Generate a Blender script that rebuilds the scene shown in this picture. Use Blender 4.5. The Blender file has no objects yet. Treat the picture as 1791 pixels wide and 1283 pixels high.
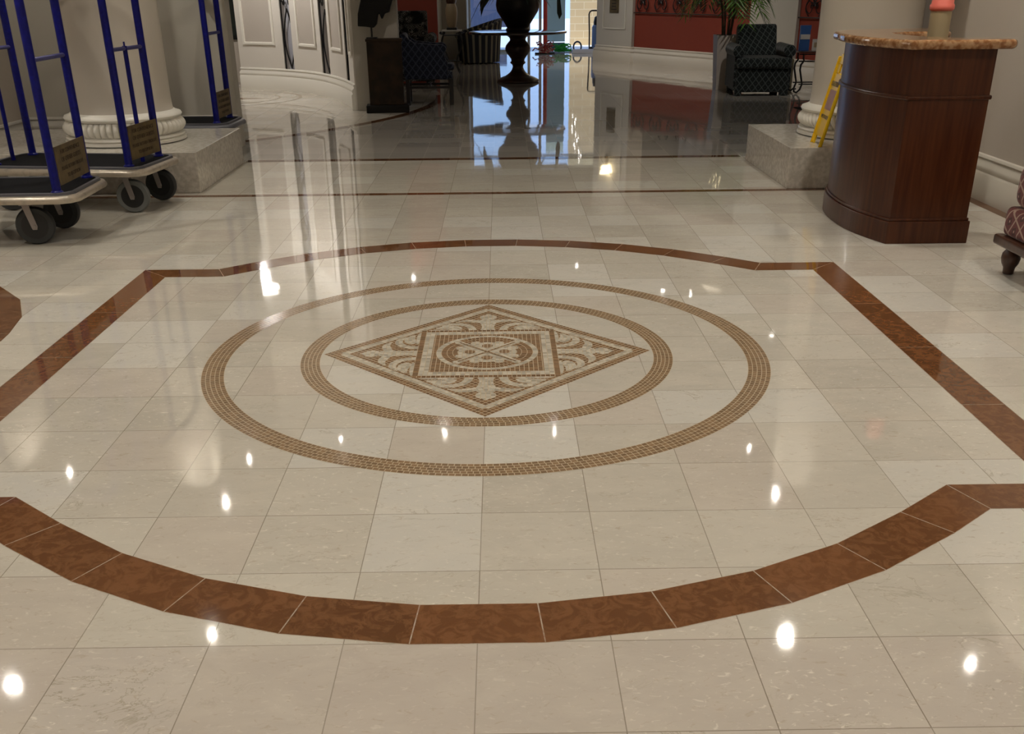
import bpy, math, random
from math import sin, cos, pi, radians as R
from mathutils import Vector, Matrix
random.seed(7)
T = 0.305            # one floor tile, metres
SC = bpy.context.scene
COL = SC.collection

# ------------------------------------------------------------------ materials
def mat(name, col, rough=.5, metal=0, spec=.5, coat=0, bump=None, noise=None):
    m = bpy.data.materials.new(name); m.use_nodes = True
    nt = m.node_tree; b = nt.nodes['Principled BSDF']
    b.inputs['Base Color'].default_value = (*col, 1)
    b.inputs['Roughness'].default_value = rough
    b.inputs['Metallic'].default_value = metal
    b.inputs['Specular IOR Level'].default_value = spec
    b.inputs['Coat Weight'].default_value = coat
    b.inputs['Coat Roughness'].default_value = .08
    if noise:     # (scale, second colour, stretch xyz, lo, hi)
        sc, c2, st, lo, hi = noise
        tc = nt.nodes.new('ShaderNodeTexCoord'); mp = nt.nodes.new('ShaderNodeMapping')
        mp.inputs['Scale'].default_value = st
        n = nt.nodes.new('ShaderNodeTexNoise'); n.inputs['Scale'].default_value = sc; n.inputs['Detail'].default_value = 6
        cr = nt.nodes.new('ShaderNodeValToRGB')
        cr.color_ramp.elements[0].position = lo; cr.color_ramp.elements[1].position = hi
        cr.color_ramp.elements[0].color = (*col, 1); cr.color_ramp.elements[1].color = (*c2, 1)
        nt.links.new(tc.outputs['Object'], mp.inputs[0]); nt.links.new(mp.outputs[0], n.inputs['Vector'])
        nt.links.new(n.outputs['Fac'], cr.inputs[0]); nt.links.new(cr.outputs[0], b.inputs['Base Color'])
    if bump:
        sc, st = bump
        tc = nt.nodes.new('ShaderNodeTexCoord')
        n = nt.nodes.new('ShaderNodeTexNoise'); n.inputs['Scale'].default_value = sc; n.inputs['Detail'].default_value = 4
        bp = nt.nodes.new('ShaderNodeBump'); bp.inputs['Strength'].default_value = st; bp.inputs['Distance'].default_value = .01
        nt.links.new(tc.outputs['Object'], n.inputs['Vector']); nt.links.new(n.outputs['Fac'], bp.inputs['Height']); nt.links.new(bp.outputs[0], b.inputs['Normal'])
    return m

def emit(name, col, s):
    m = bpy.data.materials.new(name); m.use_nodes = True
    nt = m.node_tree; nt.nodes.clear()
    e = nt.nodes.new('ShaderNodeEmission'); e.inputs[0].default_value = (*col, 1); e.inputs[1].default_value = s
    o = nt.nodes.new('ShaderNodeOutputMaterial'); nt.links.new(e.outputs[0], o.inputs[0])
    return m

class N:   # tiny node helper
    def __init__(s, nt): s.nt = nt
    def m(s, op, a, b=0.0, c=0.0):
        n = s.nt.nodes.new('ShaderNodeMath'); n.operation = op
        for i, v in enumerate((a, b, c)):
            if isinstance(v, (int, float)): n.inputs[i].default_value = v
            else: s.nt.links.new(v, n.inputs[i])
        return n.outputs[0]
    def mix(s, f, a, b, mode='MIX'):
        n = s.nt.nodes.new('ShaderNodeMix'); n.data_type = 'RGBA'; n.blend_type = mode
        for i, v in ((0, f), (6, a), (7, b)):
            if isinstance(v, (int, float)): n.inputs[i].default_value = v
            elif isinstance(v, tuple): n.inputs[i].default_value = (*v, 1)
            else: s.nt.links.new(v, n.inputs[i])
        return n.outputs[2]
    def noise(s, vec, scale, detail=4, rough=.5, dist=0):
        n = s.nt.nodes.new('ShaderNodeTexNoise'); n.inputs['Scale'].default_value = scale
        n.inputs['Detail'].default_value = detail; n.inputs['Roughness'].default_value = rough; n.inputs['Distortion'].default_value = dist
        s.nt.links.new(vec, n.inputs['Vector']); return n.outputs['Fac']
    def ramp(s, f, lo, hi):
        n = s.nt.nodes.new('ShaderNodeMapRange'); n.inputs[1].default_value = lo; n.inputs[2].default_value = hi
        s.nt.links.new(f, n.inputs[0]); return n.outputs[0]
    def comb(s, x, y, z):
        n = s.nt.nodes.new('ShaderNodeCombineXYZ')
        for i, v in enumerate((x, y, z)):
            if isinstance(v, (int, float)): n.inputs[i].default_value = v
            else: s.nt.links.new(v, n.inputs[i])
        return n.outputs[0]
    def vadd(s, a, b, op='ADD'):
        n = s.nt.nodes.new('ShaderNodeVectorMath'); n.operation = op
        s.nt.links.new(a, n.inputs[0])
        if isinstance(b, tuple): n.inputs[1].default_value = b
        else: s.nt.links.new(b, n.inputs[1])
        return n.outputs[0]

def floor_wave(h, pos):
    """slow waviness of a hand-polished stone floor"""
    n1 = h.noise(pos, 2.1, 2, .5); n2 = h.noise(pos, 9, 2, .5)
    a = h.m('ADD', h.m('MULTIPLY', n1, .0008), h.m('MULTIPLY', n2, .00012))
    b = h.nt.nodes.new('ShaderNodeBump'); b.inputs['Strength'].default_value = 1; b.inputs['Distance'].default_value = 1
    h.nt.links.new(a, b.inputs['Height'])
    return b.outputs[0]

def marble_floor():
    m = bpy.data.materials.new('polished_cream_marble'); m.use_nodes = True
    nt = m.node_tree; b = nt.nodes['Principled BSDF']; h = N(nt)
    tc = nt.nodes.new('ShaderNodeTexCoord'); pos = tc.outputs['Object']
    sx = nt.nodes.new('ShaderNodeSeparateXYZ'); nt.links.new(pos, sx.inputs[0])
    u = h.m('MULTIPLY', sx.outputs[0], 1/T); v = h.m('MULTIPLY', sx.outputs[1], 1/T)
    iu, iv = h.m('FLOOR', u), h.m('FLOOR', v)
    fu, fv = h.m('SUBTRACT', u, iu), h.m('SUBTRACT', v, iv)
    wn = nt.nodes.new('ShaderNodeTexWhiteNoise'); wn.noise_dimensions = '3D'
    nt.links.new(h.comb(iu, iv, 3.7), wn.inputs['Vector'])
    sep = nt.nodes.new('ShaderNodeSeparateColor'); nt.links.new(wn.outputs['Color'], sep.inputs[0])
    r1, r2, r3 = sep.outputs[0], sep.outputs[1], sep.outputs[2]
    # vein space is shifted per slab so that no vein crosses a joint
    pv = h.vadd(pos, h.comb(h.m('MULTIPLY', r1, 31), h.m('MULTIPLY', r2, 17), h.m('MULTIPLY', r3, 9)))
    mp = nt.nodes.new('ShaderNodeMapping'); mp.inputs['Scale'].default_value = (1, 1.9, 1); nt.links.new(pv, mp.inputs[0]); pv = mp.outputs[0]
    base = h.mix(r1, (.545, .505, .435), (.625, .585, .51))
    base = h.mix(h.m('MULTIPLY', h.m('GREATER_THAN', r2, .80), .6), base, (.70, .68, .63))
    base = h.mix(h.m('MULTIPLY', h.m('LESS_THAN', r2, .15), .5), base, (.565, .495, .43))
    front = h.m('LESS_THAN', v, -1.0)     # the strip in front of the medallion is a pinker stone
    base = h.mix(h.m('MULTIPLY', front, .75), base, (.545, .485, .43))
    cl = h.noise(pv, 5, 4, .6, .6)
    base = h.mix(h.m('MULTIPLY', h.ramp(cl, .4, .75), .3), base, (.78, .72, .62))
    fl = h.ramp(h.noise(pv, 42, 3, .6, .8), .60, .72)
    base = h.mix(h.m('MULTIPLY', fl, h.m('MULTIPLY_ADD', r3, .55, .25)), base, (.84, .79, .70))
    fl2 = h.ramp(h.noise(pv, 30, 3, .6, 1.2), .40, .28)
    base = h.mix(h.m('MULTIPLY', fl2, .6), base, (.47, .39, .30))
    vn = h.m('ABSOLUTE', h.m('SUBTRACT', h.noise(pv, 3.2, 6, .65, 1.4), .5))
    vein = h.m('MULTIPLY', h.ramp(vn, .012, .0), h.ramp(h.noise(pv, 4.4, 2), .50, .66))
    base = h.mix(h.m('MULTIPLY', vein, h.m('MULTIPLY_ADD', r2, .6, .15)), base, (.33, .28, .20))
    e = h.m('MINIMUM', h.m('MINIMUM', fu, h.m('SUBTRACT', 1, fu)), h.m('MINIMUM', fv, h.m('SUBTRACT', 1, fv)))
    g = h.m('LESS_THAN', e, .0042)
    base = h.mix(h.m('MULTIPLY', g, h.m('MULTIPLY_ADD', r3, .3, .55)), base, (.22, .18, .13))
    # the lobby beyond the second band is laid in a darker grey-brown stone with pale joints
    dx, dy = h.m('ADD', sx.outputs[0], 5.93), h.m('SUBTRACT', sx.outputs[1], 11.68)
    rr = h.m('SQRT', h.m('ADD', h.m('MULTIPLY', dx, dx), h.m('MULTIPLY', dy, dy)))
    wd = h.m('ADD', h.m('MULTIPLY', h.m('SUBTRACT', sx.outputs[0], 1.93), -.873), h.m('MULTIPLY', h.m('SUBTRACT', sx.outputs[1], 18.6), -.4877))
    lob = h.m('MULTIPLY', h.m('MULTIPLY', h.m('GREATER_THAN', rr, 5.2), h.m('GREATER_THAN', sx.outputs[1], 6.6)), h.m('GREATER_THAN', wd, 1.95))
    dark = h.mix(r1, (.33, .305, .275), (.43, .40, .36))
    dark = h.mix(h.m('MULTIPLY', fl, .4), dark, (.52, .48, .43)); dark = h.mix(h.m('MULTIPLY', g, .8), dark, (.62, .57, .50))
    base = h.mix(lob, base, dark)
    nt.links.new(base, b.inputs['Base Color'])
    b.inputs['Roughness'].default_value = .034; b.inputs['IOR'].default_value = 1.62
    wave = floor_wave(h, pos)
    # every slab lies a hair out of level
    tilt = h.comb(h.m('MULTIPLY', h.m('SUBTRACT', r2, .5), .0022), h.m('MULTIPLY', h.m('SUBTRACT', r3, .5), .0022), 0.0)
    nrm = h.vadd(h.vadd(wave, tilt), (0, 0, 0)); nn = nt.nodes.new('ShaderNodeVectorMath'); nn.operation = 'NORMALIZE'
    nt.links.new(nrm, nn.inputs[0]); nt.links.new(nn.outputs[0], b.inputs['Normal'])
    return m

def attr_stone(name, vein, vscale, vmix, rough=.045, wave=True):
    """stone whose slab tone comes from the mesh (one tone per piece), veined by noise"""
    m = bpy.data.materials.new(name); m.use_nodes = True
    nt = m.node_tree; b = nt.nodes['Principled BSDF']; h = N(nt)
    at = nt.nodes.new('ShaderNodeAttribute'); at.attribute_name = 'Col'
    tc = nt.nodes.new('ShaderNodeTexCoord'); pos = tc.outputs['Object']
    n = h.noise(pos, vscale, 5, .6, 1.5)
    c = h.mix(h.m('MULTIPLY', h.ramp(n, .44, .58), vmix), at.outputs['Color'], vein)
    n2 = h.m('ABSOLUTE', h.m('SUBTRACT', h.noise(pos, vscale * .55, 4, .6, 2), .5))
    c = h.mix(h.m('MULTIPLY', h.ramp(n2, .02, 0), vmix * .7), c, tuple(x * .45 for x in vein))
    nt.links.new(c, b.inputs['Base Color']); b.inputs['Roughness'].default_value = rough; b.inputs['IOR'].default_value = 1.56
    if wave: nt.links.new(floor_wave(h, pos), b.inputs['Normal'])
    return m

def lattice(name, base, line, dot, k, rough=.9, obj='Object'):
    """woven diamond lattice with a small dot in every diamond"""
    m = bpy.data.materials.new(name); m.use_nodes = True
    nt = m.node_tree; b = nt.nodes['Principled BSDF']; h = N(nt)
    tc = nt.nodes.new('ShaderNodeTexCoord')
    sx = nt.nodes.new('ShaderNodeSeparateXYZ'); nt.links.new(tc.outputs[obj], sx.inputs[0])
    u = h.m('MULTIPLY', h.m('ADD', sx.outputs[0], h.m('MULTIPLY', sx.outputs[1], .83)), k)
    v = h.m('MULTIPLY', h.m('ADD', sx.outputs[2], h.m('MULTIPLY', sx.outputs[1], .35)), k * .8)
    a = h.m('FRACT', h.m('ADD', u, v)); c = h.m('FRACT', h.m('SUBTRACT', u, v))
    da = h.m('ABSOLUTE', h.m('SUBTRACT', a, .5)); dc = h.m('ABSOLUTE', h.m('SUBTRACT', c, .5))
    ln = h.m('GREATER_THAN', h.m('MAXIMUM', da, dc), .44)
    dd = h.m('ADD', da, dc)
    ring = h.m('MULTIPLY', h.m('LESS_THAN', dd, .30), h.m('GREATER_THAN', dd, .14))
    col = h.mix(ln, base, line); col = h.mix(ring, col, dot); col = h.mix(h.m('LESS_THAN', dd, .08), col, line)
    nt.links.new(col, b.inputs['Base Color']); b.inputs['Roughness'].default_value = rough
    b.inputs['Specular IOR Level'].default_value = .2; b.inputs['Sheen Weight'].default_value = .25
    return m

M = {}
M['floor'] = marble_floor()
M['brown_stone'] = attr_stone('polished_red_brown_marble', (.27, .118, .048), 20, .5)
M['tessera'] = attr_stone('marble_tesserae', (.4, .3, .2), 60, .12, .12)
M['plinth'] = mat('plinth_marble', (.50, .465, .41), .12, noise=(34, (.64, .60, .54), (1, 1, 1), .4, .62))
M['wall'] = mat('warm_grey_wall_paint', (.55, .49, .425), .75, bump=(60, .04))
M['wall_grey'] = mat('stone_grey_wall_paint', (.50, .47, .41), .75)
M['cream'] = mat('cream_wall_paint', (.70, .66, .605), .6)
M['panel'] = mat('beige_panel_fabric', (.50, .45, .40), .85)
M['trim'] = mat('off_white_trim_paint', (.66, .61, .53), .45)
M['trimgrey'] = mat('pale_grey_trim_paint', (.56, .53, .48), .5)
M['plaster'] = mat('white_moulded_plaster', (.80, .77, .70), .38)
M['column'] = mat('column_paint', (.60, .55, .48), .7, bump=(40, .03))
M['red'] = mat('brick_red_wall_paint', (.23, .036, .018), .75)
M['ceil'] = mat('ceiling_paint', (.62, .57, .48), .9)
M['blue'] = mat('cobalt_blue_enamel', (.001, .003, .125), .36, spec=.3, noise=(35, (.003, .006, .19), (1, 1, 1), .45, .7))
M['blue_bar'] = mat('worn_blue_bar', (.06, .06, .20), .5)
M['carpet'] = mat('black_deck_carpet', (.012, .012, .014), .95, spec=.1, bump=(300, .5))
M['bumper'] = mat('worn_metal_bumper', (.52, .46, .38), .35, metal=.55, noise=(22, (.36, .32, .27), (1, 1, 1), .5, .75))
M['deckedge'] = mat('grey_deck_edge', (.12, .12, .14), .4)
M['steel'] = mat('caster_steel', (.34, .31, .30), .38, metal=.8)
M['rubber'] = mat('black_rubber', (.032, .033, .034), .7)
M['rubber_grey'] = mat('grey_rubber', (.13, .135, .13), .65)
M['hub'] = mat('dark_hub', (.012, .012, .012), .5)
M['brass'] = mat('tarnished_brass', (.19, .135, .058), .42, metal=.55, noise=(14, (.12, .085, .045), (1, 1, 1), .4, .7))
M['brass_text'] = mat('engraved_letters', (.035, .022, .010), .6)
M['wood'] = mat('dark_cherry_veneer', (.046, .0110, .0038), .3, spec=.35, coat=.1, noise=(5, (.085, .026, .009), (9, 9, .55), .35, .7))
M['wood_dark'] = mat('dark_turned_wood', (.035, .012, .006), .28, coat=.3, noise=(8, (.07, .026, .012), (4, 4, .6), .35, .7))
M['wood_black'] = mat('near_black_wood', (.010, .007, .006), .45)
M['counter'] = mat('red_brown_granite', (.22, .095, .036), .07, noise=(30, (.42, .25, .13), (1, 1, 1), .42, .62))
M['yellow'] = mat('yellow_plastic', (.86, .55, .02), .25)
M['decal'] = mat('faded_decal', (.40, .22, .16), .4)
M['decal_dark'] = mat('dark_decal_print', (.05, .05, .05), .5)
M['tan'] = mat('tan_tube', (.33, .26, .15), .6)
M['salmon'] = mat('salmon_pink_plastic', (.72, .16, .12), .45)
M['dkfabric'] = lattice('charcoal_diamond_fabric', (.016, .021, .021), (.090, .105, .100), (.004, .006, .006), 12)
M['blfabric'] = lattice('navy_diamond_fabric', (.016, .020, .038), (.062, .070, .095), (.004, .005, .010), 11.5)
M['redfabric'] = lattice('burgundy_diamond_fabric', (.12, .022, .022), (.36, .24, .19), (.05, .008, .008), 10.5)
M['black'] = mat('black_wrought_iron', (.008, .007, .007), .45)
M['mirror'] = mat('grey_mirror_glass', (.42, .42, .47), .12)
M['darkglass'] = mat('dark_framed_picture', (.016, .022, .020), .12, noise=(6, (.07, .08, .07), (2, 1, 1), .5, .75))
M['patina'] = mat('dark_patinated_wood', (.018, .012, .008), .6, spec=.15, noise=(7, (.040, .024, .013), (1, 1, 1), .4, .7))
M['bronze'] = mat('dark_bronze', (.010, .009, .008), .6, spec=.15)
M['planter'] = mat('white_planter', (.52, .47, .43), .5)
M['leaf'] = mat('palm_leaf', (.07, .17, .02), .45, noise=(9, (.16, .32, .05), (1, 1, 1), .4, .7))
M['leafdark'] = mat('dark_leaf', (.008, .020, .006), .45)
M['stem'] = mat('palm_stem', (.05, .035, .012), .6)
M['urn'] = mat('dark_urn_glaze', (.010, .006, .005), .4)
M['tabletop'] = mat('polished_table_top', (.045, .018, .010), .03, coat=1)
M['vase'] = mat('tan_vase_glaze', (.34, .26, .16), .35)
M['outwall'] = mat('pale_render', (.55, .60, .68), .8)
M['outnavy'] = mat('navy_panel', (.03, .04, .09), .5)
M['drive'] = mat('pale_paving', (.6, .64, .7), .8)
M['doorleaf'] = mat('frosted_green_door', (.46, .60, .56), .4)
M['redpole'] = mat('red_enamel', (.60, .05, .04), .4)
M['mopred'] = mat('red_and_cream_mop_yarn', (.38, .05, .06), .9, noise=(30, (.60, .45, .36), (1, 1, 1), .5, .6))
M['green'] = mat('green_mop_yarn', (.04, .42, .08), .8)
M['whiteplastic'] = mat('white_plastic', (.72, .74, .82), .5)
M['tankblue'] = mat('blue_grey_tank', (.14, .22, .42), .35)
M['slate'] = mat('slate_blue_hose', (.07, .09, .13), .5)
M['bin'] = mat('olive_bin', (.16, .14, .08), .6)
M['brochblue'] = mat('blue_brochure', (.035, .10, .28), .4)
M['paper'] = mat('white_paper', (.55, .52, .48), .6)
M['rug'] = mat('dark_brown_rug', (.050, .026, .018), .95, noise=(90, (.075, .04, .028), (1, 1, 1), .4, .6))
M['rugedge'] = mat('near_black_rug_border', (.012, .006, .005), .95)
M['lamp'] = emit('lit_downlight', (1, .96, .88), 45)
M['lampring'] = mat('downlight_trim', (.7, .68, .62), .4)
M['lampwarm'] = emit('warm_lamp_shade', (1, .80, .46), 5)
M['lampbig'] = emit('rotunda_lamp', (1, .93, .82), 9)
M['bulb'] = emit('small_white_bulb', (1, .96, .9), 9)

def stripes(name, a, c, k):
    m = bpy.data.materials.new(name); m.use_nodes = True
    nt = m.node_tree; b = nt.nodes['Principled BSDF']; h = N(nt)
    tc = nt.nodes.new('ShaderNodeTexCoord'); sx = nt.nodes.new('ShaderNodeSeparateXYZ'); nt.links.new(tc.outputs['Object'], sx.inputs[0])
    an = h.m('ARCTAN2', sx.outputs[1], sx.outputs[0])
    f = h.m('FRACT', h.m('MULTIPLY', an, k))
    nt.links.new(h.mix(h.m('LESS_THAN', f, .36), a, c), b.inputs['Base Color']); b.inputs['Roughness'].default_value = .9
    return m
M['stripe'] = stripes('navy_and_cream_striped_fabric', (.012, .014, .022), (.20, .18, .13), 3.6)

def floral():
    m = bpy.data.materials.new('black_and_grey_floral_fabric'); m.use_nodes = True
    nt = m.node_tree; b = nt.nodes['Principled BSDF']; h = N(nt)
    tc = nt.nodes.new('ShaderNodeTexCoord')
    vo = nt.nodes.new('ShaderNodeTexVoronoi'); vo.inputs['Scale'].default_value = 11; nt.links.new(tc.outputs['Object'], vo.inputs['Vector'])
    w = h.m('FRACT', h.m('MULTIPLY', vo.outputs['Distance'], 5))
    c = h.mix(h.m('MULTIPLY', h.m('GREATER_THAN', w, .5), .8), (.012, .013, .014), (.34, .34, .32))
    c = h.mix(h.ramp(h.noise(tc.outputs['Object'], 7), .48, .56), c, (.010, .011, .012))
    nt.links.new(c, b.inputs['Base Color']); b.inputs['Roughness'].default_value = .9
    return m
M['floral'] = floral()

def blocks():
    m = bpy.data.materials.new('limestone_blocks'); m.use_nodes = True
    nt = m.node_tree; b = nt.nodes['Principled BSDF']; h = N(nt)
    tc = nt.nodes.new('ShaderNodeTexCoord'); sx = nt.nodes.new('ShaderNodeSeparateXYZ'); nt.links.new(tc.outputs['Object'], sx.inputs[0])
    br = nt.nodes.new('ShaderNodeTexBrick'); nt.links.new(h.comb(sx.outputs[0], sx.outputs[2], 0), br.inputs['Vector'])
    br.inputs['Scale'].default_value = 1; br.inputs['Brick Width'].default_value = .42; br.inputs['Row Height'].default_value = .16
    br.inputs['Mortar Size'].default_value = .008
    br.inputs['Color1'].default_value = (.66, .48, .26, 1); br.inputs['Color2'].default_value = (.58, .42, .23, 1); br.inputs['Mortar'].default_value = (.74, .60, .38, 1)
    nt.links.new(br.outputs[0], b.inputs['Base Color']); b.inputs['Roughness'].default_value = .85
    return m
M['blocks'] = blocks()
def glass():
    m = bpy.data.materials.new('clear_pane'); m.use_nodes = True
    nt = m.node_tree; nt.nodes.clear()
    t = nt.nodes.new('ShaderNodeBsdfTransparent'); t.inputs[0].default_value = (.93, .97, .97, 1)
    g = nt.nodes.new('ShaderNodeBsdfGlossy'); g.inputs['Roughness'].default_value = .02
    x = nt.nodes.new('ShaderNodeMixShader'); x.inputs[0].default_value = .07
    o = nt.nodes.new('ShaderNodeOutputMaterial')
    nt.links.new(t.outputs[0], x.inputs[1]); nt.links.new(g.outputs[0], x.inputs[2]); nt.links.new(x.outputs[0], o.inputs[0])
    return m
M['glass'] = glass()

# ------------------------------------------------------------------ mesh helper
class MB:
    def __init__(s): s.v = []; s.f = []; s.c = []
    def add(s, vs, fs, col=None):
        n = len(s.v); s.v += [tuple(x) for x in vs]
        for f in fs: s.f.append(tuple(i + n for i in f)); s.c.append(col)
        return s
    def box(s, x0, x1, y0, y1, z0, z1):
        vs = [(x, y, z) for z in (z0, z1) for y in (y0, y1) for x in (x0, x1)]
        return s.add(vs, [(0, 2, 3, 1), (4, 5, 7, 6), (0, 1, 5, 4), (2, 6, 7, 3), (0, 4, 6, 2), (1, 3, 7, 5)])
    def prism(s, poly, z0, z1):
        n = len(poly)
        vs = [(x, y, z0) for x, y in poly] + [(x, y, z1) for x, y in poly]
        return s.add(vs, [tuple(range(n - 1, -1, -1)), tuple(range(n, 2 * n))] + [(i, (i + 1) % n, n + (i + 1) % n, n + i) for i in range(n)])
    def extr(s, poly, y0, y1, ax='y'):          # poly in (a, z), pushed along y (or x)
        n = len(poly)
        P = (lambda a, z, y: (a, y, z)) if ax == 'y' else (lambda a, z, y: (y, a, z))
        vs = [P(a, z, y0) for a, z in poly] + [P(a, z, y1) for a, z in poly]
        return s.add(vs, [tuple(range(n)), tuple(range(2 * n - 1, n - 1, -1))] + [(i, n + i, n + (i + 1) % n, (i + 1) % n) for i in range(n)])
    def lathe(s, prof, n=32, c=(0, 0), mod=None, cap=True):
        vs = []; k = len(prof)
        for r, z in prof:
            for i in range(n):
                a = 2 * pi * i / n; rr = r + (mod(a, z) if mod else 0)
                vs.append((c[0] + rr * cos(a), c[1] + rr * sin(a), z))
        fs = [(j * n + i, j * n + (i + 1) % n, (j + 1) * n + (i + 1) % n, (j + 1) * n + i) for j in range(k - 1) for i in range(n)]
        if cap: fs += [tuple(range(n - 1, -1, -1)), tuple((k - 1) * n + i for i in range(n))]
        return s.add(vs, fs)
    def tube(s, pts, r, n=8, closed=False):
        pts = [Vector(p) for p in pts]; m = len(pts)
        rs = r if isinstance(r, (list, tuple)) else [r] * m
        vs = []; up = None
        for i, p in enumerate(pts):
            if closed: d = pts[(i + 1) % m] - pts[i - 1]
            else: d = pts[min(i + 1, m - 1)] - pts[max(i - 1, 0)]
            d.normalize()
            if up is None:
                up = Vector((0, 0, 1)) if abs(d.z) < .9 else Vector((1, 0, 0))
            a = d.cross(up)
            if a.length < 1e-5: a = d.cross(Vector((0, 1, 0)))
            a.normalize(); b = a.cross(d); b.normalize(); up = b
            for j in range(n):
                t = 2 * pi * j / n; vs.append(p + a * (rs[i] * cos(t)) + b * (rs[i] * sin(t)))
        fs = []
        for i in range(m if closed else m - 1):
            q = (i + 1) % m
            for j in range(n): fs.append((i * n + j, i * n + (j + 1) % n, q * n + (j + 1) % n, q * n + j))
        if not closed: fs += [tuple(range(n - 1, -1, -1)), tuple((m - 1) * n + j for j in range(n))]
        return s.add(vs, fs)
    def sweep(s, path, prof, closed=False):       # path in xy, prof [(offset to the left, z)]
        vs = []; m = len(path); k = len(prof)
        for i in range(m):
            if closed: a, b = Vector(path[i - 1]), Vector(path[(i + 1) % m])
            else: a, b = Vector(path[max(i - 1, 0)]), Vector(path[min(i + 1, m - 1)])
            p = Vector(path[i]); d0 = (p - a); d1 = (b - p)
            d0 = d0.normalized() if d0.length > 1e-9 else d1.normalized()
            d1 = d1.normalized() if d1.length > 1e-9 else d0
            n0 = Vector((-d0.y, d0.x)); n1 = Vector((-d1.y, d1.x)); nn = (n0 + n1).normalized()
            sc = 1 / max(.35, nn.dot(n0))
            for o, z in prof: vs.append((p.x + nn.x * o * sc, p.y + nn.y * o * sc, z))
        fs = []
        for i in range(m if closed else m - 1):
            q = (i + 1) % m
            for j in range(k - 1): fs.append((i * k + j, q * k + j, q * k + j + 1, i * k + j + 1))
        if not closed: fs += [tuple(range(k)), tuple((m - 1) * k + j for j in range(k - 1, -1, -1))]
        return s.add(vs, fs)
    def obj(s, name, m, parent=None, bevel=0, smooth=False, loc=None, rot=0, seg=2):
        me = bpy.data.meshes.new(name); me.from_pydata(s.v, [], s.f); me.update()
        if any(c is not None for c in s.c):
            at = me.color_attributes.new('Col', 'FLOAT_COLOR', 'CORNER'); k = 0
            for p, c in zip(me.polygons, s.c):
                for _ in range(p.loop_total):
                    at.data[k].color = (*(c or (1, 1, 1)), 1); k += 1
        o = bpy.data.objects.new(name, me); COL.objects.link(o)
        me.materials.append(M[m])
        if parent: o.parent = parent
        if loc: o.location = loc
        if rot: o.rotation_euler.z = rot
        if bevel:
            b = o.modifiers.new('bevel', 'BEVEL'); b.width = bevel; b.segments = seg; b.limit_method = 'ANGLE'; b.angle_limit = R(35)
        if smooth:
            me.polygons.foreach_set('use_smooth', [True] * len(me.polygons)); 
            try: me.set_sharp_from_angle(angle=R(50))
            except Exception: pass
        return o

def box(x0, x1, y0, y1, z0, z1): return MB().box(x0, x1, y0, y1, z0, z1)
def thing(name, label, cat, loc=(0, 0, 0), rot=0, group=None):
    o = bpy.data.objects.new(name, None); COL.objects.link(o); o.location = loc; o.rotation_euler.z = rot
    o.empty_display_size = .1
    return tag(o, label, cat, group)
def tag(o, label, cat, group=None):
    o['label'] = label; o['category'] = cat
    if group: o['group'] = group
    return o
def struct(o, label=None, cat=None):
    o['kind'] = 'structure'
    if label: o['label'] = label
    if cat: o['category'] = cat
    return o
def copy_tree(o, parent=None):
    c = o.copy(); COL.objects.link(c)
    if parent: c.parent = parent
    for ch in list(o.children): copy_tree(ch, c)
    return c
def arc(cx, cy, r, a0, a1, n): return [(cx + r * cos(R(a0 + (a1 - a0) * i / n)), cy + r * sin(R(a0 + (a1 - a0) * i / n))) for i in range(n + 1)]
def offs(poly, d):                                # grow a counter-clockwise outline by d
    out = []; n = len(poly)
    for i in range(n):
        p0, p, p1 = (Vector(poly[(i + k) % n]) for k in (-1, 0, 1))
        a = (p - p0).normalized(); b = (p1 - p).normalized()
        na = Vector((a.y, -a.x)); nb = Vector((b.y, -b.x)); m = (na + nb).normalized()
        out.append(tuple(p + m * (d / max(.4, m.dot(na)))))
    return out

# ------------------------------------------------------------------ floor and inlays
floor = box(-9, 10, -5, 21.6, -.1, 0).obj('floor', 'floor'); struct(floor)
CY = 5.44
def rel(P): return [(x * T, (y + CY) * T) for x, y in P]

bm = MB(); GR = (.52, .44, .34)
def piece(mb, poly, z, tone=None, gap=.0016):
    """one flat stone slab; joints of grout stay between neighbours"""
    t = tone or (.150 + random.uniform(-.02, .025)); k = random.uniform(.9, 1.08)
    col = (t * k, t * .405 * k, t * .155 * k) if not isinstance(t, tuple) else t
    area = sum(poly[i - 1][0] * poly[i][1] - poly[i][0] * poly[i - 1][1] for i in range(len(poly)))
    if area < 0: poly = poly[::-1]
    P = offs(poly, -gap)
    mb.add([(x, y, z) for x, y in P], [tuple(range(len(P)))], col)
def under(mb, poly, z, col=GR):
    area = sum(poly[i - 1][0] * poly[i][1] - poly[i][0] * poly[i - 1][1] for i in range(len(poly)))
    if area < 0: poly = poly[::-1]
    mb.add([(x, y, z) for x, y in poly], [tuple(range(len(poly)))], col)
ZU, ZP = .0003, .0006
ri, ro = 5.95, 6.475
inn = [(ri * sin(R(a)), ri * cos(R(a))) for a in [-40.5 + 9 * i for i in range(10)]]
out = [(ro * sin(R(a)), ro * cos(R(a))) for a in [-40.5 + 9 * i for i in range(10)]]
for sy in (1, -1):
    I = [(-4.51, 3.99)] + inn + [(4.51, 3.99)]; O = [(-4.72, 4.49)] + out + [(4.72, 4.49)]
    for k in range(len(I) - 1):
        q = [(x, y * sy) for x, y in (I[k], I[k + 1], O[k + 1], O[k])]
        under(bm, rel(q), ZU); piece(bm, rel(q), ZP)
    for sx in (1, -1):
        q = [(sx * x, sy * y) for x, y in ((4.51, 3.99), (5.5, 3.99), (6.0, 4.49), (4.72, 4.49))]
        under(bm, rel(q), ZU); piece(bm, rel(q), ZP)
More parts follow.
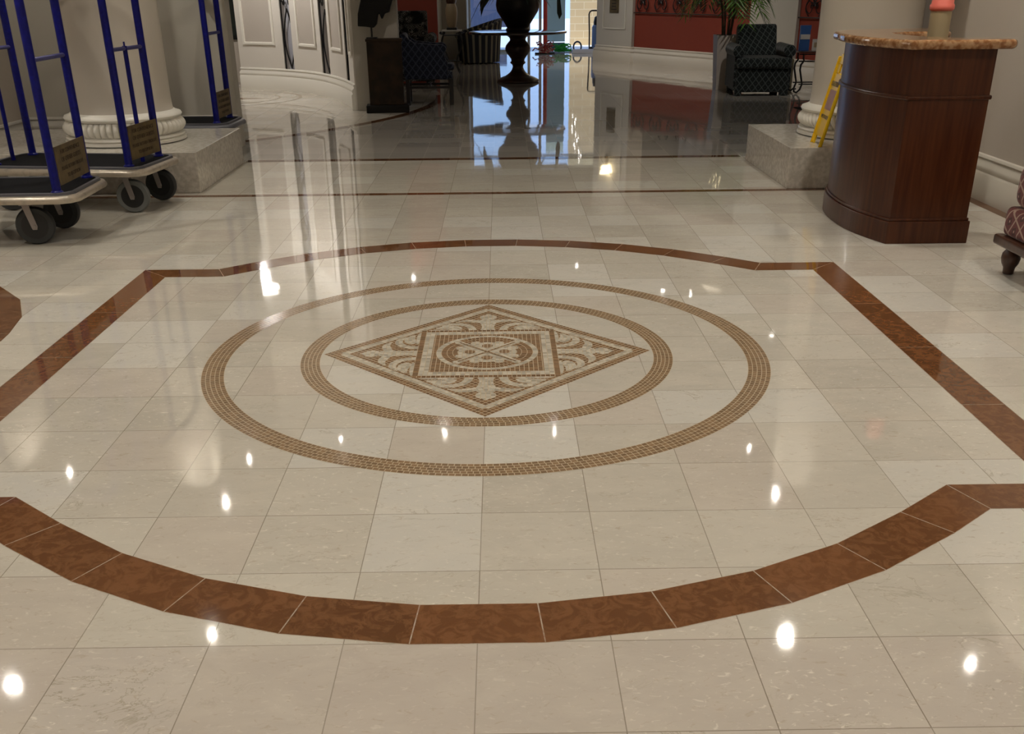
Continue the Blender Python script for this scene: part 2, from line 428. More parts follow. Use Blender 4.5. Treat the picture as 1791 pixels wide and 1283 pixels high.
for sx in (1, -1):
    ys = [-3.99, -2, 0, 2, 3.99]
    for k in range(4):
        y0, y1 = ys[k], ys[k + 1]
        q = [(5.5, y0), (6, y0 - (.5 if k == 0 else 0)), (6, y1 + (.5 if k == 3 else 0)), (5.5, y1)]
        q = [(sx * x, y) for x, y in q]
        under(bm, rel(q), ZU); piece(bm, rel(q), ZP)
border = bm.obj('stone_border', 'brown_stone', floor); border['label'] = 'red-brown marble border with curved front and back'
# bands across the threshold, and the strip that follows the right wall
bm = MB()
x = -4.2
while x < 3.25:
    x1 = min(x + .61, 3.25); q = [(x, 5.03), (x1, 5.03), (x1, 5.105), (x, 5.105)]; under(bm, q, ZU); piece(bm, q, ZP, .13, .0008); x = x1
x = -2.12
while x < 2.12:
    x1 = min(x + .61, 2.12); q = [(x, 6.57), (x1, 6.57), (x1, 6.68), (x, 6.68)]; under(bm, q, ZU); piece(bm, q, ZP, .075, .0008); x = x1
y = -3.5
while y < 5.0:
    y1 = min(y + .61, 5.03); q = [(3.22, y), (3.30, y), (3.30, y1), (3.22, y1)]; under(bm, q, ZU); piece(bm, q, ZP, .12, .0008); y = y1
bm.obj('threshold_band', 'brown_stone', floor)
# neighbouring medallion at the left edge, only its rounded end
bm = MB()
P = [(-2.75, 2.95), (-2.50, 2.78), (-2.26, 2.50), (-2.13, 2.22), (-2.07, 1.88), (-2.12, 1.55), (-2.3, 1.25), (-2.75, 1.0), (-3.3, 1.0), (-3.3, 2.95)]
under(bm, P, ZU)
piece(bm, [(-3.3, 1.98), (-2.08, 1.98), (-2.07, 1.88), (-2.12, 1.55), (-2.3, 1.25), (-2.75, 1.0), (-3.3, 1.0)], ZP, .135)
piece(bm, [(-3.3, 1.98), (-2.08, 1.98), (-2.13, 2.22), (-2.26, 2.50), (-2.50, 2.78), (-2.75, 2.95), (-3.3, 2.95)], ZP, .125)
bm.obj('side_inlay', 'brown_stone', floor)
# arc band and rotunda rings in the lobby
bm = MB()
def ring(mb, c, r0, r1, a0, a1, n, z, tone=None, gap=.001, per=4):
    for k in range(n):
        A = a0 + (a1 - a0) * k / n; B = a0 + (a1 - a0) * (k + 1) / n
        q = arc(c[0], c[1], r0, A, B, per) + arc(c[0], c[1], r1, B, A, per)
        under(mb, q, z - .0003); piece(mb, q, z, tone, gap)
ring(bm, (-5.93, 11.68), 5.13, 5.25, -68, 5, 24, ZP, .085)
ring(bm, (-3.63, 11.94), .97, 1.01, 0, 360, 24, ZP, (.30, .22, .14), .0006)
ring(bm, (-3.63, 11.94), .70, .73, 0, 360, 18, ZP, (.30, .22, .14), .0006)
for k in range(4):
    a = R(90 * k); q = [(-3.63 + .6 * cos(a), 11.94 + .6 * sin(a)), (-3.63 + .2 * cos(a + .6), 11.94 + .2 * sin(a + .6)), (-3.63 + .2 * cos(a - .6), 11.94 + .2 * sin(a - .6))]
    under(bm, q, ZU); piece(bm, q, ZP, .2)
bm.obj('lobby_band', 'brown_stone', floor)

# mosaic
PB = lambda: (lambda k: (.225 * k, .125 * k, .062 * k))(random.uniform(.72, 1.25))
PR_ = lambda: (lambda k: (.255 * k, .160 * k, .088 * k))(random.uniform(.78, 1.2))
PC = lambda: (lambda k: (.56 * k, .52 * k, .44 * k))(random.uniform(.72, 1.28))
GP = (.62, .50, .35)
def mring(mb, r0, r1, rows, ts, z, pal, dark=None):
    n = 180
    I = [(r0 * cos(2 * pi * i / n), r0 * sin(2 * pi * i / n)) for i in range(n)]; O = [(r1 * cos(2 * pi * i / n), r1 * sin(2 * pi * i / n)) for i in range(n)]
    for i in range(n):
        q = rel([I[i], I[(i + 1) % n], O[(i + 1) % n], O[i]]); mb.add([(x, y, z) for x, y in q], [(0, 1, 2, 3)], GP)
    w = (r1 - r0) / rows; g = .0045
    for j in range(rows):
        a0 = r0 + j * w + g; a1 = r0 + (j + 1) * w - g; m = int(2 * pi * (a0 + a1) / 2 / ts); off = 0
        for i in range(m):
            t0 = 2 * pi * (i + off) / m + g / a0; t1 = 2 * pi * (i + 1 + off) / m - g / a0
            q = rel([(a0 * cos(t0), a0 * sin(t0)), (a1 * cos(t0), a1 * sin(t0)), (a1 * cos(t1), a1 * sin(t1)), (a0 * cos(t1), a0 * sin(t1))])
            mb.add([(x, y, z + .00025) for x, y in q], [(3, 2, 1, 0)], pal())
for nm, r0, r1 in (('outer_ring', 3.40, 3.68), ('inner_ring', 2.20, 2.45)):
    mb = MB(); mring(mb, r0, r1, 5, .066, ZU, PR_); o = mb.obj('mosaic_ring', 'tessera', floor)
    o['label'] = 'wide outer ring of small brown tesserae' if r0 > 3 else 'inner ring of small brown tesserae around the diamond'

def clip(poly, shape):
    """clip a polygon by a convex counter-clockwise shape"""
    for i in range(len(shape)):
        a, b = shape[i], shape[(i + 1) % len(shape)]; outp = []
        side = lambda p: (b[0] - a[0]) * (p[1] - a[1]) - (b[1] - a[1]) * (p[0] - a[0])
        for k in range(len(poly)):
            p, q = poly[k - 1], poly[k]; sp, sq = side(p), side(q)
            if sq >= 0:
                if sp < 0: t = sp / (sp - sq); outp.append((p[0] + t * (q[0] - p[0]), p[1] + t * (q[1] - p[1])))
                outp.append(q)
            elif sp >= 0: t = sp / (sp - sq); outp.append((p[0] + t * (q[0] - p[0]), p[1] + t * (q[1] - p[1])))
        poly = outp
        if len(poly) < 3: return []
    return poly
mos = MB(); LIFT = [0]
def put(poly, z, col):
    z += LIFT[0]; q = rel(poly); mos.add([(x, y, z) for x, y in q], [tuple(range(len(q)))], col)
def grid(shape, z, pal, ts=.065, g=.0045, rot=0, grout=GP):
    LIFT[0] += .000012
    put(shape, z, grout)
    c, s_ = cos(R(rot)), sin(R(rot)); S = [(x * c + y * s_, -x * s_ + y * c) for x, y in shape]
    xs = [p[0] for p in S]; ys = [p[1] for p in S]
    i0, i1 = int(math.floor(min(xs) / ts)), int(math.ceil(max(xs) / ts)); j0, j1 = int(math.floor(min(ys) / ts)), int(math.ceil(max(ys) / ts))
    for i in range(i0, i1):
        for j in range(j0, j1):
            q = [(i * ts + g, j * ts + g), ((i + 1) * ts - g, j * ts + g), ((i + 1) * ts - g, (j + 1) * ts - g), (i * ts + g, (j + 1) * ts - g)]
            q = clip(q, S)
            if q: put([(x * c - y * s_, x * s_ + y * c) for x, y in q], z + .0002, pal())
def stroke(pts, w, z, pal, ts=.06, rows=None, g=.004, grout=GP):
    """a line of tesserae; w is the full width, a number or one per point"""
    LIFT[0] += .000012
    P = [Vector(p) for p in pts]; W = w if isinstance(w, (list, tuple)) else [w] * len(P)
    L = [0]
    for i in range(1, len(P)): L.append(L[-1] + (P[i] - P[i - 1]).length)
    n = max(1, round(L[-1] / ts)); S = []
    for k in range(n + 1):
        t = L[-1] * k / n; i = 0
        while i < len(L) - 2 and L[i + 1] < t: i += 1
        f = (t - L[i]) / max(1e-9, L[i + 1] - L[i]); p = P[i].lerp(P[i + 1], f); S.append((p, W[i] + (W[i + 1] - W[i]) * f))
    nr = []
    for k in range(n + 1):
        d = (S[min(k + 1, n)][0] - S[max(k - 1, 0)][0]).normalized(); nr.append(Vector((-d.y, d.x)))
    rows = rows or max(1, round(max(W) / .062))
    for k in range(n):
        (p, a), (q, b) = S[k], S[k + 1]; u, v = nr[k], nr[k + 1]
        put([tuple(p - u * a / 2), tuple(q - v * b / 2), tuple(q + v * b / 2), tuple(p + u * a / 2)], z, grout)
        for r in range(rows):
            lo, hi = -.5 + r / rows, -.5 + (r + 1) / rows; e = g
            d = (q - p).normalized() * e
            pts4 = [p + d + u * (a * lo + e), q - d + v * (b * lo + e), q - d + v * (b * hi - e), p + d + u * (a * hi - e)]
            put([tuple(x) for x in pts4], z + .0002, pal())
def rot4(P, k): 
    c, s_ = [(1, 0), (0, 1), (-1, 0), (0, -1)][k]
    return [(x * c - y * s_, x * s_ + y * c) for x, y in P]
def dia(r): return [(r, 0), (0, r), (-r, 0), (0, -r)]
grid(dia(2.17), .0003, PB, .062, rot=45)
def band_d(r0, r1, z, pal, rows):
    for k in range(4):
        m = (r0 + r1) / 2; w = (r1 - r0) / math.sqrt(2)
        A, B = dia(m)[k], dia(m)[(k + 1) % 4]; stroke([A, B], w, z, pal, rows=rows)
band_d(1.84, 1.985, .0007, PC, 2)
# corner ornaments
for k in range(4):
    E = lambda P: rot4(P, k)
    def ell(cx, cy, a, b, n=18, rt=0):
        c, s_ = cos(R(rt)), sin(R(rt))
        return E([(cx + a * cos(2 * pi * i / n) * c - b * sin(2 * pi * i / n) * s_, cy + a * cos(2 * pi * i / n) * s_ + b * sin(2 * pi * i / n) * c) for i in range(n)])
    z = .0007
    stroke(E([(0, .93), (0, 1.06), (0, 1.2), (0, 1.34), (0, 1.44)]), [.22, .17, .20, .30, .18], z, PC)
    grid(ell(0, 1.535, .13, .115), z, PC, .06)
    grid(E([(-.10, 1.57), (.10, 1.57), (0, 1.70)]), z + .0001, PC, .06)
    for s in (1, -1):
        m = lambda P: E([(x * s, y) for x, y in P])
        stroke(m([(.05, 1.30), (.2, 1.36), (.33, 1.38), (.47, 1.31)]), [.10, .13, .10, .02], z, PC)
        stroke(m([(.215, .93), (.225, 1.03), (.28, 1.14), (.40, 1.215), (.53, 1.22), (.66, 1.13)]), [.115, .11, .11, .11, .10, .04], z, PC)
        stroke(m([(.40, .985), (.46, 1.06), (.60, 1.08), (.74, 1.03)]), [.10, .17, .15, .05], z, PC)
        stroke(m([(.37, .955), (.52, .955), (.70, .955), (.84, .945)]), [.03, .06, .06, .03], z, PC)
# square
sq = lambda r: [(-r, -r), (r, -r), (r, r), (-r, r)]
def band_s(r0, r1, z, pal, rows):
    m = (r0 + r1) / 2; w = r1 - r0
    for k in range(4):
        A, B = rot4([(-r1, -m), (r0, -m)], k); stroke([A, B], w, z, pal, rows=rows)
band_s(.86, .935, .0010, PB, 1)
band_s(.735, .86, .0010, PC, 2)
grid(sq(.735), .0010, PB, .06)
# disc: rings of tesserae
def disc_ring(r0, r1, z, pal, ts=.06, rows=1):
    n = max(8, round(2 * pi * r1 / ts)); w = (r1 - r0) / rows
    for j in range(rows):
        a0, a1 = r0 + j * w, r0 + (j + 1) * w
        for i in range(n):
            t0, t1 = 2 * pi * i / n, 2 * pi * (i + 1) / n; g = .004
            put([(a0 * cos(t0), a0 * sin(t0)), (a1 * cos(t0), a1 * sin(t0)), (a1 * cos(t1), a1 * sin(t1)), (a0 * cos(t1), a0 * sin(t1))][::-1], z, GP)
            u0, u1 = t0 + g / a1, t1 - g / a1
            put([((a0 + g) * cos(u0), (a0 + g) * sin(u0)), ((a1 - g) * cos(u0), (a1 - g) * sin(u0)), ((a1 - g) * cos(u1), (a1 - g) * sin(u1)), ((a0 + g) * cos(u1), (a0 + g) * sin(u1))][::-1], z + .0002, pal())
disc_ring(.61, .68, .0014, PC)
for i, (a, b_) in enumerate(((.535, .61), (.46, .535), (.385, .46), (.31, .385), (.235, .31), (.16, .235), (.085, .16), (.01, .085))): disc_ring(a, b_, .0014, PB)
def circ(cx, cy, r, n=20): return [(cx + r * cos(2 * pi * i / n), cy + r * sin(2 * pi * i / n)) for i in range(n)]
for k in range(4):
    grid(rot4(circ(0, .235, .165), k), .0018, PC, .055)
    for s in (1, -1): grid(rot4(circ(.155 * s, .345, .075), k), .0018, PC, .055)
for k in range(4):
    stroke(rot4([(.02, .02), (.2, .2), (.32, .32), (.40, .40)], k), [.16, .15, .10, .07], .0022, PC)
    grid(rot4(circ(.385, .385, .06), k), .0022, PC, .05)
for k in range(4): grid(rot4(circ(0, .235, .075), k), .0026, PB, .05)
for k in range(2): stroke(rot4([(-.38, -.38), (0, 0), (.38, .38)], k), .03, .003 + .0004 * k, PB, rows=1)
mo = mos.obj('mosaic_medallion', 'tessera', floor); mo['label'] = 'diamond mosaic with a square and roundel at its centre'

# ------------------------------------------------------------------ room shell
def wall(name, poly, z0, z1, m, **k): o = MB().prism(poly, z0, z1).obj(name, m, **k); return struct(o)
BP = [(0, 0), (.045, 0), (.045, .17), (.03, .185), (.038, .20), (.038, .222), (.015, .245), (.012, .262), (.022, .27), (.016, .285), (0, .29)]
def bpr(sgn, z0=.0): return [(o * sgn, max(z, z0)) for o, z in BP]
ZN, ZL = 2.75, 3.7
wall('wall_right', [(3.34, -5), (3.5, -5), (3.5, 6.6), (3.34, 6.6)], 0, ZL, 'wall')
struct(MB().sweep([(3.34, 5.06), (3.34, -5)], bpr(-1)).obj('baseboard_right', 'trim', smooth=True))
wall('wall_left', [(-4.44, -5), (-4.28, -5), (-4.28, 7.6), (-4.44, 7.6)], 0, ZL, 'wall')
struct(MB().sweep([(-4.28, -5), (-4.28, 5.2)], bpr(-1)).obj('baseboard_left', 'trimgrey', smooth=True))
struct(MB().sweep([(-4.28, 6.56), (-4.28, 7.45), (-2.36, 7.45)], bpr(-1)).obj('baseboard_left', 'trimgrey', smooth=True))
wall('wall_niche', [(-4.28, 7.45), (-2.36, 7.45), (-2.36, 7.62), (-4.28, 7.62)], 0, ZL, 'wall_grey')
wall('wall_rear', [(-4.44, -5.15), (3.5, -5.15), (3.5, -5), (-4.44, -5)], 0, ZL, 'wall')
wall('ceiling', [(-4.44, -5.15), (3.5, -5.15), (3.5, 7.0), (-4.44, 7.0)], ZN, ZN + .1, 'ceil')
wall('trim_1', [(-4.44, 7.0), (3.5, 7.0), (3.5, 7.15), (-4.44, 7.15)], ZN, ZL, 'ceil')
wall('ceiling', [(-9, 7.0), (10, 7.0), (10, 21.6), (-9, 21.6)], ZL, ZL + .1, 'ceil')
wall('wall_lobby_right', [(3.5, 6.6), (10, 6.6), (10, 6.75), (3.5, 6.75)], 0, ZL, 'wall')
wall('wall_lobby_left', [(-9, 7.45), (-4.44, 7.45), (-4.44, 7.6), (-9, 7.6)], 0, ZL, 'wall')
wall('wall_far_left', [(-9.1, 7.45), (-9, 7.45), (-9, 21.6), (-9.1, 21.6)], 0, ZL, 'wall')
wall('wall_far_right', [(10, 6.6), (10.1, 6.6), (10.1, 21.6), (10, 21.6)], 0, ZL, 'wall')

# curved rotunda wall with narrow slots
CW = [(-3.76, 13.50), (-3.42, 13.32), (-3.02, 13.06), (-2.62, 12.66), (-2.32, 12.20), (-2.08, 11.70), (-1.88, 11.18), (-1.72, 10.66), (-1.675, 10.42)]
def cr(P, n=6):
    out_ = []
    for i in range(len(P) - 1):
        p0, p1, p2, p3 = (Vector(P[max(0, min(len(P) - 1, i + k))]) for k in (-1, 0, 1, 2))
        for j in range(n):
            t = j / n; out_.append(tuple(.5 * ((2 * p1) + (p2 - p0) * t + (2 * p0 - 5 * p1 + 4 * p2 - p3) * t * t + (3 * p1 - p0 - 3 * p2 + p3) * t ** 3)))
    return out_ + [tuple(P[-1])]
CWs = cr(CW); LEN = [0]
for i in range(1, len(CWs)): LEN.append(LEN[-1] + (Vector(CWs[i]) - Vector(CWs[i - 1])).length)
def cw_at(s):
    i = 0
    while i < len(LEN) - 2 and LEN[i + 1] < s: i += 1
    f = (s - LEN[i]) / (LEN[i + 1] - LEN[i]); return tuple(Vector(CWs[i]).lerp(Vector(CWs[i + 1]), f))
def cw_sub(a, b, n=10): return [cw_at(a + (b - a) * i / n) for i in range(n + 1)]
def s_of(x):      # arclength where the curve reaches this x
    for i in range(1, len(CWs)):
        if CWs[i][0] >= x: return LEN[i - 1] + (LEN[i] - LEN[i - 1]) * (x - CWs[i - 1][0]) / (CWs[i][0] - CWs[i - 1][0])
    return LEN[-1]
slots = [(s_of(-3.02), s_of(-2.855)), (s_of(-2.345), s_of(-2.20)), (s_of(-1.865), s_of(-1.80))]
edges = [0] + [e for s in slots for e in s] + [LEN[-1]]
segs = [(edges[i], edges[i + 1]) for i in range(0, len(edges), 2)]
cwm = MB()
for a, b in segs: cwm.sweep(cw_sub(a, b), [(0, .26), (0, ZL), (.16, ZL), (.16, .26)])
cwm.sweep(cw_sub(0, LEN[-1], 40), [(0, 0), (0, .26), (.16, .26), (.16, 0)])
cwo = cwm.obj('wall_curved', 'cream', smooth=True); struct(cwo, 'cream curved wall with tall moulded panels and narrow iron-grilled slots', 'wall')
struct(MB().sweep(cw_sub(0, LEN[-1], 40), [(-o, z) for o, z in BP]).obj('baseboard_curved', 'plaster', smooth=True))
for a, b in segs:
    w = b - a
    if w < .12: continue
    mg = min(.16, w * .24); A, B = a + mg, b - mg
    if a == 0: A = a + .12
    MB().sweep(cw_sub(A, B), [(-.004, .62), (-.004, 2.6), (0, 2.6), (0, .62)]).obj('wall_panel', 'panel', cwo)
    f = MB(); q = .022
    fr = [(-.006, 0), (-.02, .006), (-.02, .03), (-.006, .036)]
    f.sweep(cw_sub(A, B), [(-.004, .60), (-.022, .605), (-.022, .63), (-.004, .64)]); f.sweep(cw_sub(A, B), [(-.004, 2.58), (-.022, 2.585), (-.022, 2.61), (-.004, 2.62)])
    for s in (A, B - .02): f.sweep(cw_sub(s - .012, s + .024, 2), [(-.004, .60), (-.022, .60), (-.022, 2.62), (-.004, 2.62)])
    f.obj('panel_moulding', 'plaster', cwo)
for a, b in slots:
    MB().sweep(cw_sub(a - .01, b + .01, 3), [(.10, .26), (.10, 2.6), (.12, 2.6), (.12, .26)]).obj('slot_mirror', 'mirror', cwo)
    g = MB(); w = b - a
    def P(u, z, d=.04):
        p = cw_at(a + w * u); p2 = cw_at(a + w * u + .01); dd = (Vector(p2) - Vector(p)).normalized(); return (p[0] - dd.y * d, p[1] + dd.x * d, z)
    z = .30
    while z < 2.4:
        L_ = [P(.5 - .46 * sin(pi * t / 12), z + .78 * t / 12) for t in range(13)]; R_ = [P(.5 + .46 * sin(pi * t / 12), z + .78 * t / 12) for t in range(13)]
        g.tube(L_, .011, 6); g.tube(R_, .011, 6)
        for sgn in (1, -1):
            g.tube([P(.5 + sgn * (.30 + .16 * (1 - t / 14) * cos(t * .62)), z + .86 + .07 * (1 - t / 14) * sin(t * .62)) for t in range(14)], .010, 5)
        z += .94
    g.tube([P(.04, .28, .02), P(.04, 2.6, .02)], .012, 6)
    g.obj('iron_grille', 'black', cwo)

# pier beside the rotunda
wall('trim_2', [(-1.655, 10.40), (-1.13, 10.40), (-1.13, 10.58), (-1.60, 10.62)], 0, ZL, 'wall_grey')
# left lobby back walls
wall('wall_lobby_back_1', [(-9, 14.5), (-3.2, 14.5), (-3.2, 14.65), (-9, 14.65)], 0, ZL, 'wall')
pic = thing('framed_picture', 'large dark framed picture on the beige wall beyond the far trolley', 'picture', (-4.45, 14.49, .62))
box(-.75, .80, -.04, 0, 0, 1.9).obj('picture_frame', 'bronze', pic, bevel=.01); box(-.70, .75, -.05, -.035, .06, 1.84).obj('picture_surface', 'darkglass', pic)
wall('wall_red_left', [(-3.2, 16.6), (-1.02, 16.6), (-1.02, 16.75), (-3.2, 16.75)], 0, ZL, 'red')
wall('wall_white_left', [(-1.06, 18.85), (-.58, 18.85), (-.62, 21.5), (-1.3, 21.5), (-1.3, 16.76), (-1.06, 16.76)], 0, ZL, 'wall_grey')
wall('wall_red_side', [(-3.35, 14.65), (-3.2, 14.65), (-3.2, 16.75), (-3.35, 16.75)], 0, ZL, 'wall_grey')

# right lobby: diagonal wall with pilasters, red dado, iron frieze
A0 = Vector((1.93, 18.60)); DR = Vector((1, -1.79)).normalized(); NR = Vector((DR.y, -DR.x))    # NR points into the lobby (left-down)
def W(s, d=0): p = A0 + DR * s + NR * d; return (p.x, p.y)
def strip(s0, s1, d0, d1): return [W(s0, d0), W(s1, d0), W(s1, d1), W(s0, d1)]
def on(s): return s
S1 = 1.15; S2 = 4.28; S3 = 5.30; S4 = 8.9
wall('wall_pilaster_1', strip(0, S1, 0, -.35), 0, ZL, 'trimgrey')
wall('wall_red_right_1', strip(S1, S2, -.06, -.2), 0, 1.15, 'red')
wall('wall_pilaster_2', strip(S2, S3, .0, -.35), 0, ZL, 'wall_grey')
wall('wall_red_right_2', strip(S3, S4, -.06, -.2), 0, 1.15, 'red')
wall('wall_lintel_right', strip(S1, S4, -.06, -.2), 2.5, ZL, 'trimgrey')
wall('wall_right_back', strip(-1.0, S4 + 3, -3.0, -3.1), 0, ZL, 'wall')
wall('wall_pilaster_3', strip(S4, S4 + .9, 0, -.35), 0, ZL, 'trimgrey')
struct(MB().sweep([W(-.0, -.3), W(0, 0), W(S1, 0), W(S1 + .02, -.06), W(S2, -.06), W(S2, 0), W(S3, 0), W(S3 + .02, -.06), W(S4, -.06)], [(-o, z) for o, z in BP]).obj('baseboard_lobby', 'trim', smooth=True))
# pilaster panel moulding and brass notice
pm = MB()
for s0, s1, z0, z1 in ((.22, .95, .58, .60), (.22, .95, 2.4, 2.42), (.22, .24, .58, 2.42), (.93, .95, .58, 2.42)):
    q = strip(s0, s1, .002, .016); pm.prism(q[::-1] if False else q, z0, z1)
struct(pm.obj('trim_3', 'plaster'))
nt_ = thing('brass_notice', 'small brass notice plate fixed to the grey pilaster', 'sign', (*W(.58, .002), .86), math.atan2(DR.y, DR.x))
box(-.14, .14, -.012, 0, 0, .42).obj('plate', 'brass', nt_, bevel=.003)
lines = MB()
for i in range(7):
    w = random.uniform(.06, .105); lines.box(-w, w, -.014, -.011, .05 + i * .05, .066 + i * .05)
lines.obj('engraving', 'brass_text', nt_)
# iron frieze along both red walls
def frieze(s0, s1, label):
    fz = thing('iron_frieze', label, 'ironwork', (*W(s0, -.03), .87), math.atan2(DR.y, DR.x)); L = s1 - s0
    g = MB(); g.tube([(0, 0, 0), (L, 0, 0)], .010, 6); g.tube([(0, 0, .42), (L, 0, .42)], .010, 6)
    n = max(1, int(L / .52)); p = L / n
    for i in range(n):
        c = p * (i + .5)
        for sg in (1, -1):
            g.tube([(c + sg * (.04 + .085 * (1 - t / 22) * (1 - cos(t * .5))), 0, .13 + .11 * (1 - t / 26) * sin(t * .5)) for t in range(20)], .007, 5)
            g.tube([(c + sg * (.10 + .08 * t / 12 + .05 * sin(t * .55)), 0, .02 + .38 * t / 12) for t in range(13)], .007, 5)
            g.tube([(c + sg * (.16 + .05 * (1 - t / 16) * cos(t * .6)), 0, .28 + .06 * (1 - t / 16) * sin(t * .6)) for t in range(16)], .006, 5)
        for k in range(6):
            a = k * pi / 3; g.tube([(c, 0, .2), (c + .05 * cos(a), 0, .2 + .05 * sin(a))], [.006, .014], 5)
    g.obj('scrollwork', 'black', fz); return fz
frieze(S1, S2, 'black wrought iron scroll frieze on the long red wall behind the palm')
frieze(S3, S4, 'black wrought iron scroll frieze on the red wall behind the brochures')

# columns on marble plinths
def gad(cx, cy, twist, label):
    c = thing('column', label, 'column', (cx, cy, .288)); c['kind'] = 'structure'
    MB().lathe([(.385, .2), (.37, .23), (.365, .3), (.365, ZN - .285)], 64).obj('shaft', 'column', c, smooth=True)
    n = 64 if twist else 56
    prof = [(.400 + .050 * sin(pi * (k / 10)) ** .7, .055 + .115 * k / 10) for k in range(11)]
    def mod(a, z):
        e = sin(pi * max(0, min(1, (z - .055) / .115))) ** .5 if .055 < z < .17 else 0
        return -.045 * e * (1 - abs(sin((a * n / 2) + twist * (z - .11) * 34)) ** .6)
    m = MB().lathe(prof, n * 12, mod=mod, cap=False); m.obj('gadrooned_ring', 'plaster', c, smooth=True)
    t1 = MB().lathe([(.42, 0), (.445, .004), (.445, .022), (.425, .03), (.44, .04), (.435, .052), (.41, .058)], 64)
    t1.lathe([(.41, .165), (.425, .172), (.432, .186), (.425, .2), (.40, .208), (.385, .216), (.37, .225)], 64); t1.obj('base_moulding', 'plaster', c, smooth=True)
    return c
pl = box(-4.235, -2.125, 5.20, 6.545, 0, .285).obj('marble_plinth', 'plinth', bevel=.004); struct(pl, 'pale marble plinth under the left column', 'plinth')
pr = box(2.125, 3.335, 5.108, 6.43, 0, .285).obj('marble_plinth', 'plinth', bevel=.004); struct(pr, 'pale marble plinth under the right column', 'plinth')
gad(-2.84, 5.88, 0, 'thick beige column with fluted white base behind the blue trolleys')
gad(2.82, 5.82, 1, 'thick beige column with rope-twist white base behind the wooden counter')

# ------------------------------------------------------------------ luggage trolleys
def wheel_caster(parent, x, y, yaw, grey, dx=.02):
    c = bpy.data.objects.new('caster', None); COL.objects.link(c); c.parent = parent; c.location = (x, y, 0); c.rotation_euler.z = yaw
    r = .108
    t = MB(); pr_ = [(r - .040, -.024), (r - .008, -.024), (r - .001, -.012), (r, 0), (r - .001, .012), (r - .008, .024), (r - .040, .024)]
    n = 40; vs = []; 
    for rr, yy in pr_:
        for i in range(n): a = 2 * pi * i / n; vs.append((dx + rr * cos(a), yy, r + rr * sin(a)))
    k = len(pr_); t.add(vs, [(j * n + i, (j + 1) % k * n + i, (j + 1) % k * n + (i + 1) % n, j * n + (i + 1) % n) for j in range(k) for i in range(n)])
    t.obj('tyre', 'rubber_grey' if grey else 'rubber', c, smooth=True)
    h = MB()
    def disc(r0, y0, y1, mb=h, n=28):
        vs = [(dx + r0 * cos(2 * pi * i / n), yy, r + r0 * sin(2 * pi * i / n)) for yy in (y0, y1) for i in range(n)]
        mb.add(vs, [tuple(range(n)), tuple(range(2 * n - 1, n - 1, -1))] + [(i, i + n, (i + 1) % n + n, (i + 1) % n) for i in range(n)])
    disc(r - .034, -.026, .026); h.obj('hub', 'hub', c)
    f = MB()
    for s in (-1, 1):
        f.extr([(dx - .016, r - .012), (dx - .012, r - .02), (dx + .012, r - .02), (dx + .017, r), (.010, .235), (-.030, .235)], s * .032 - .0025, s * .032 + .0025)
        disc(.010, s * .036 - .005, s * .036 + .005, f, 12)
    f.box(-.042, .020, -.036, .036, .229, .243); f.obj('fork', 'steel', c, bevel=.002)
    return c

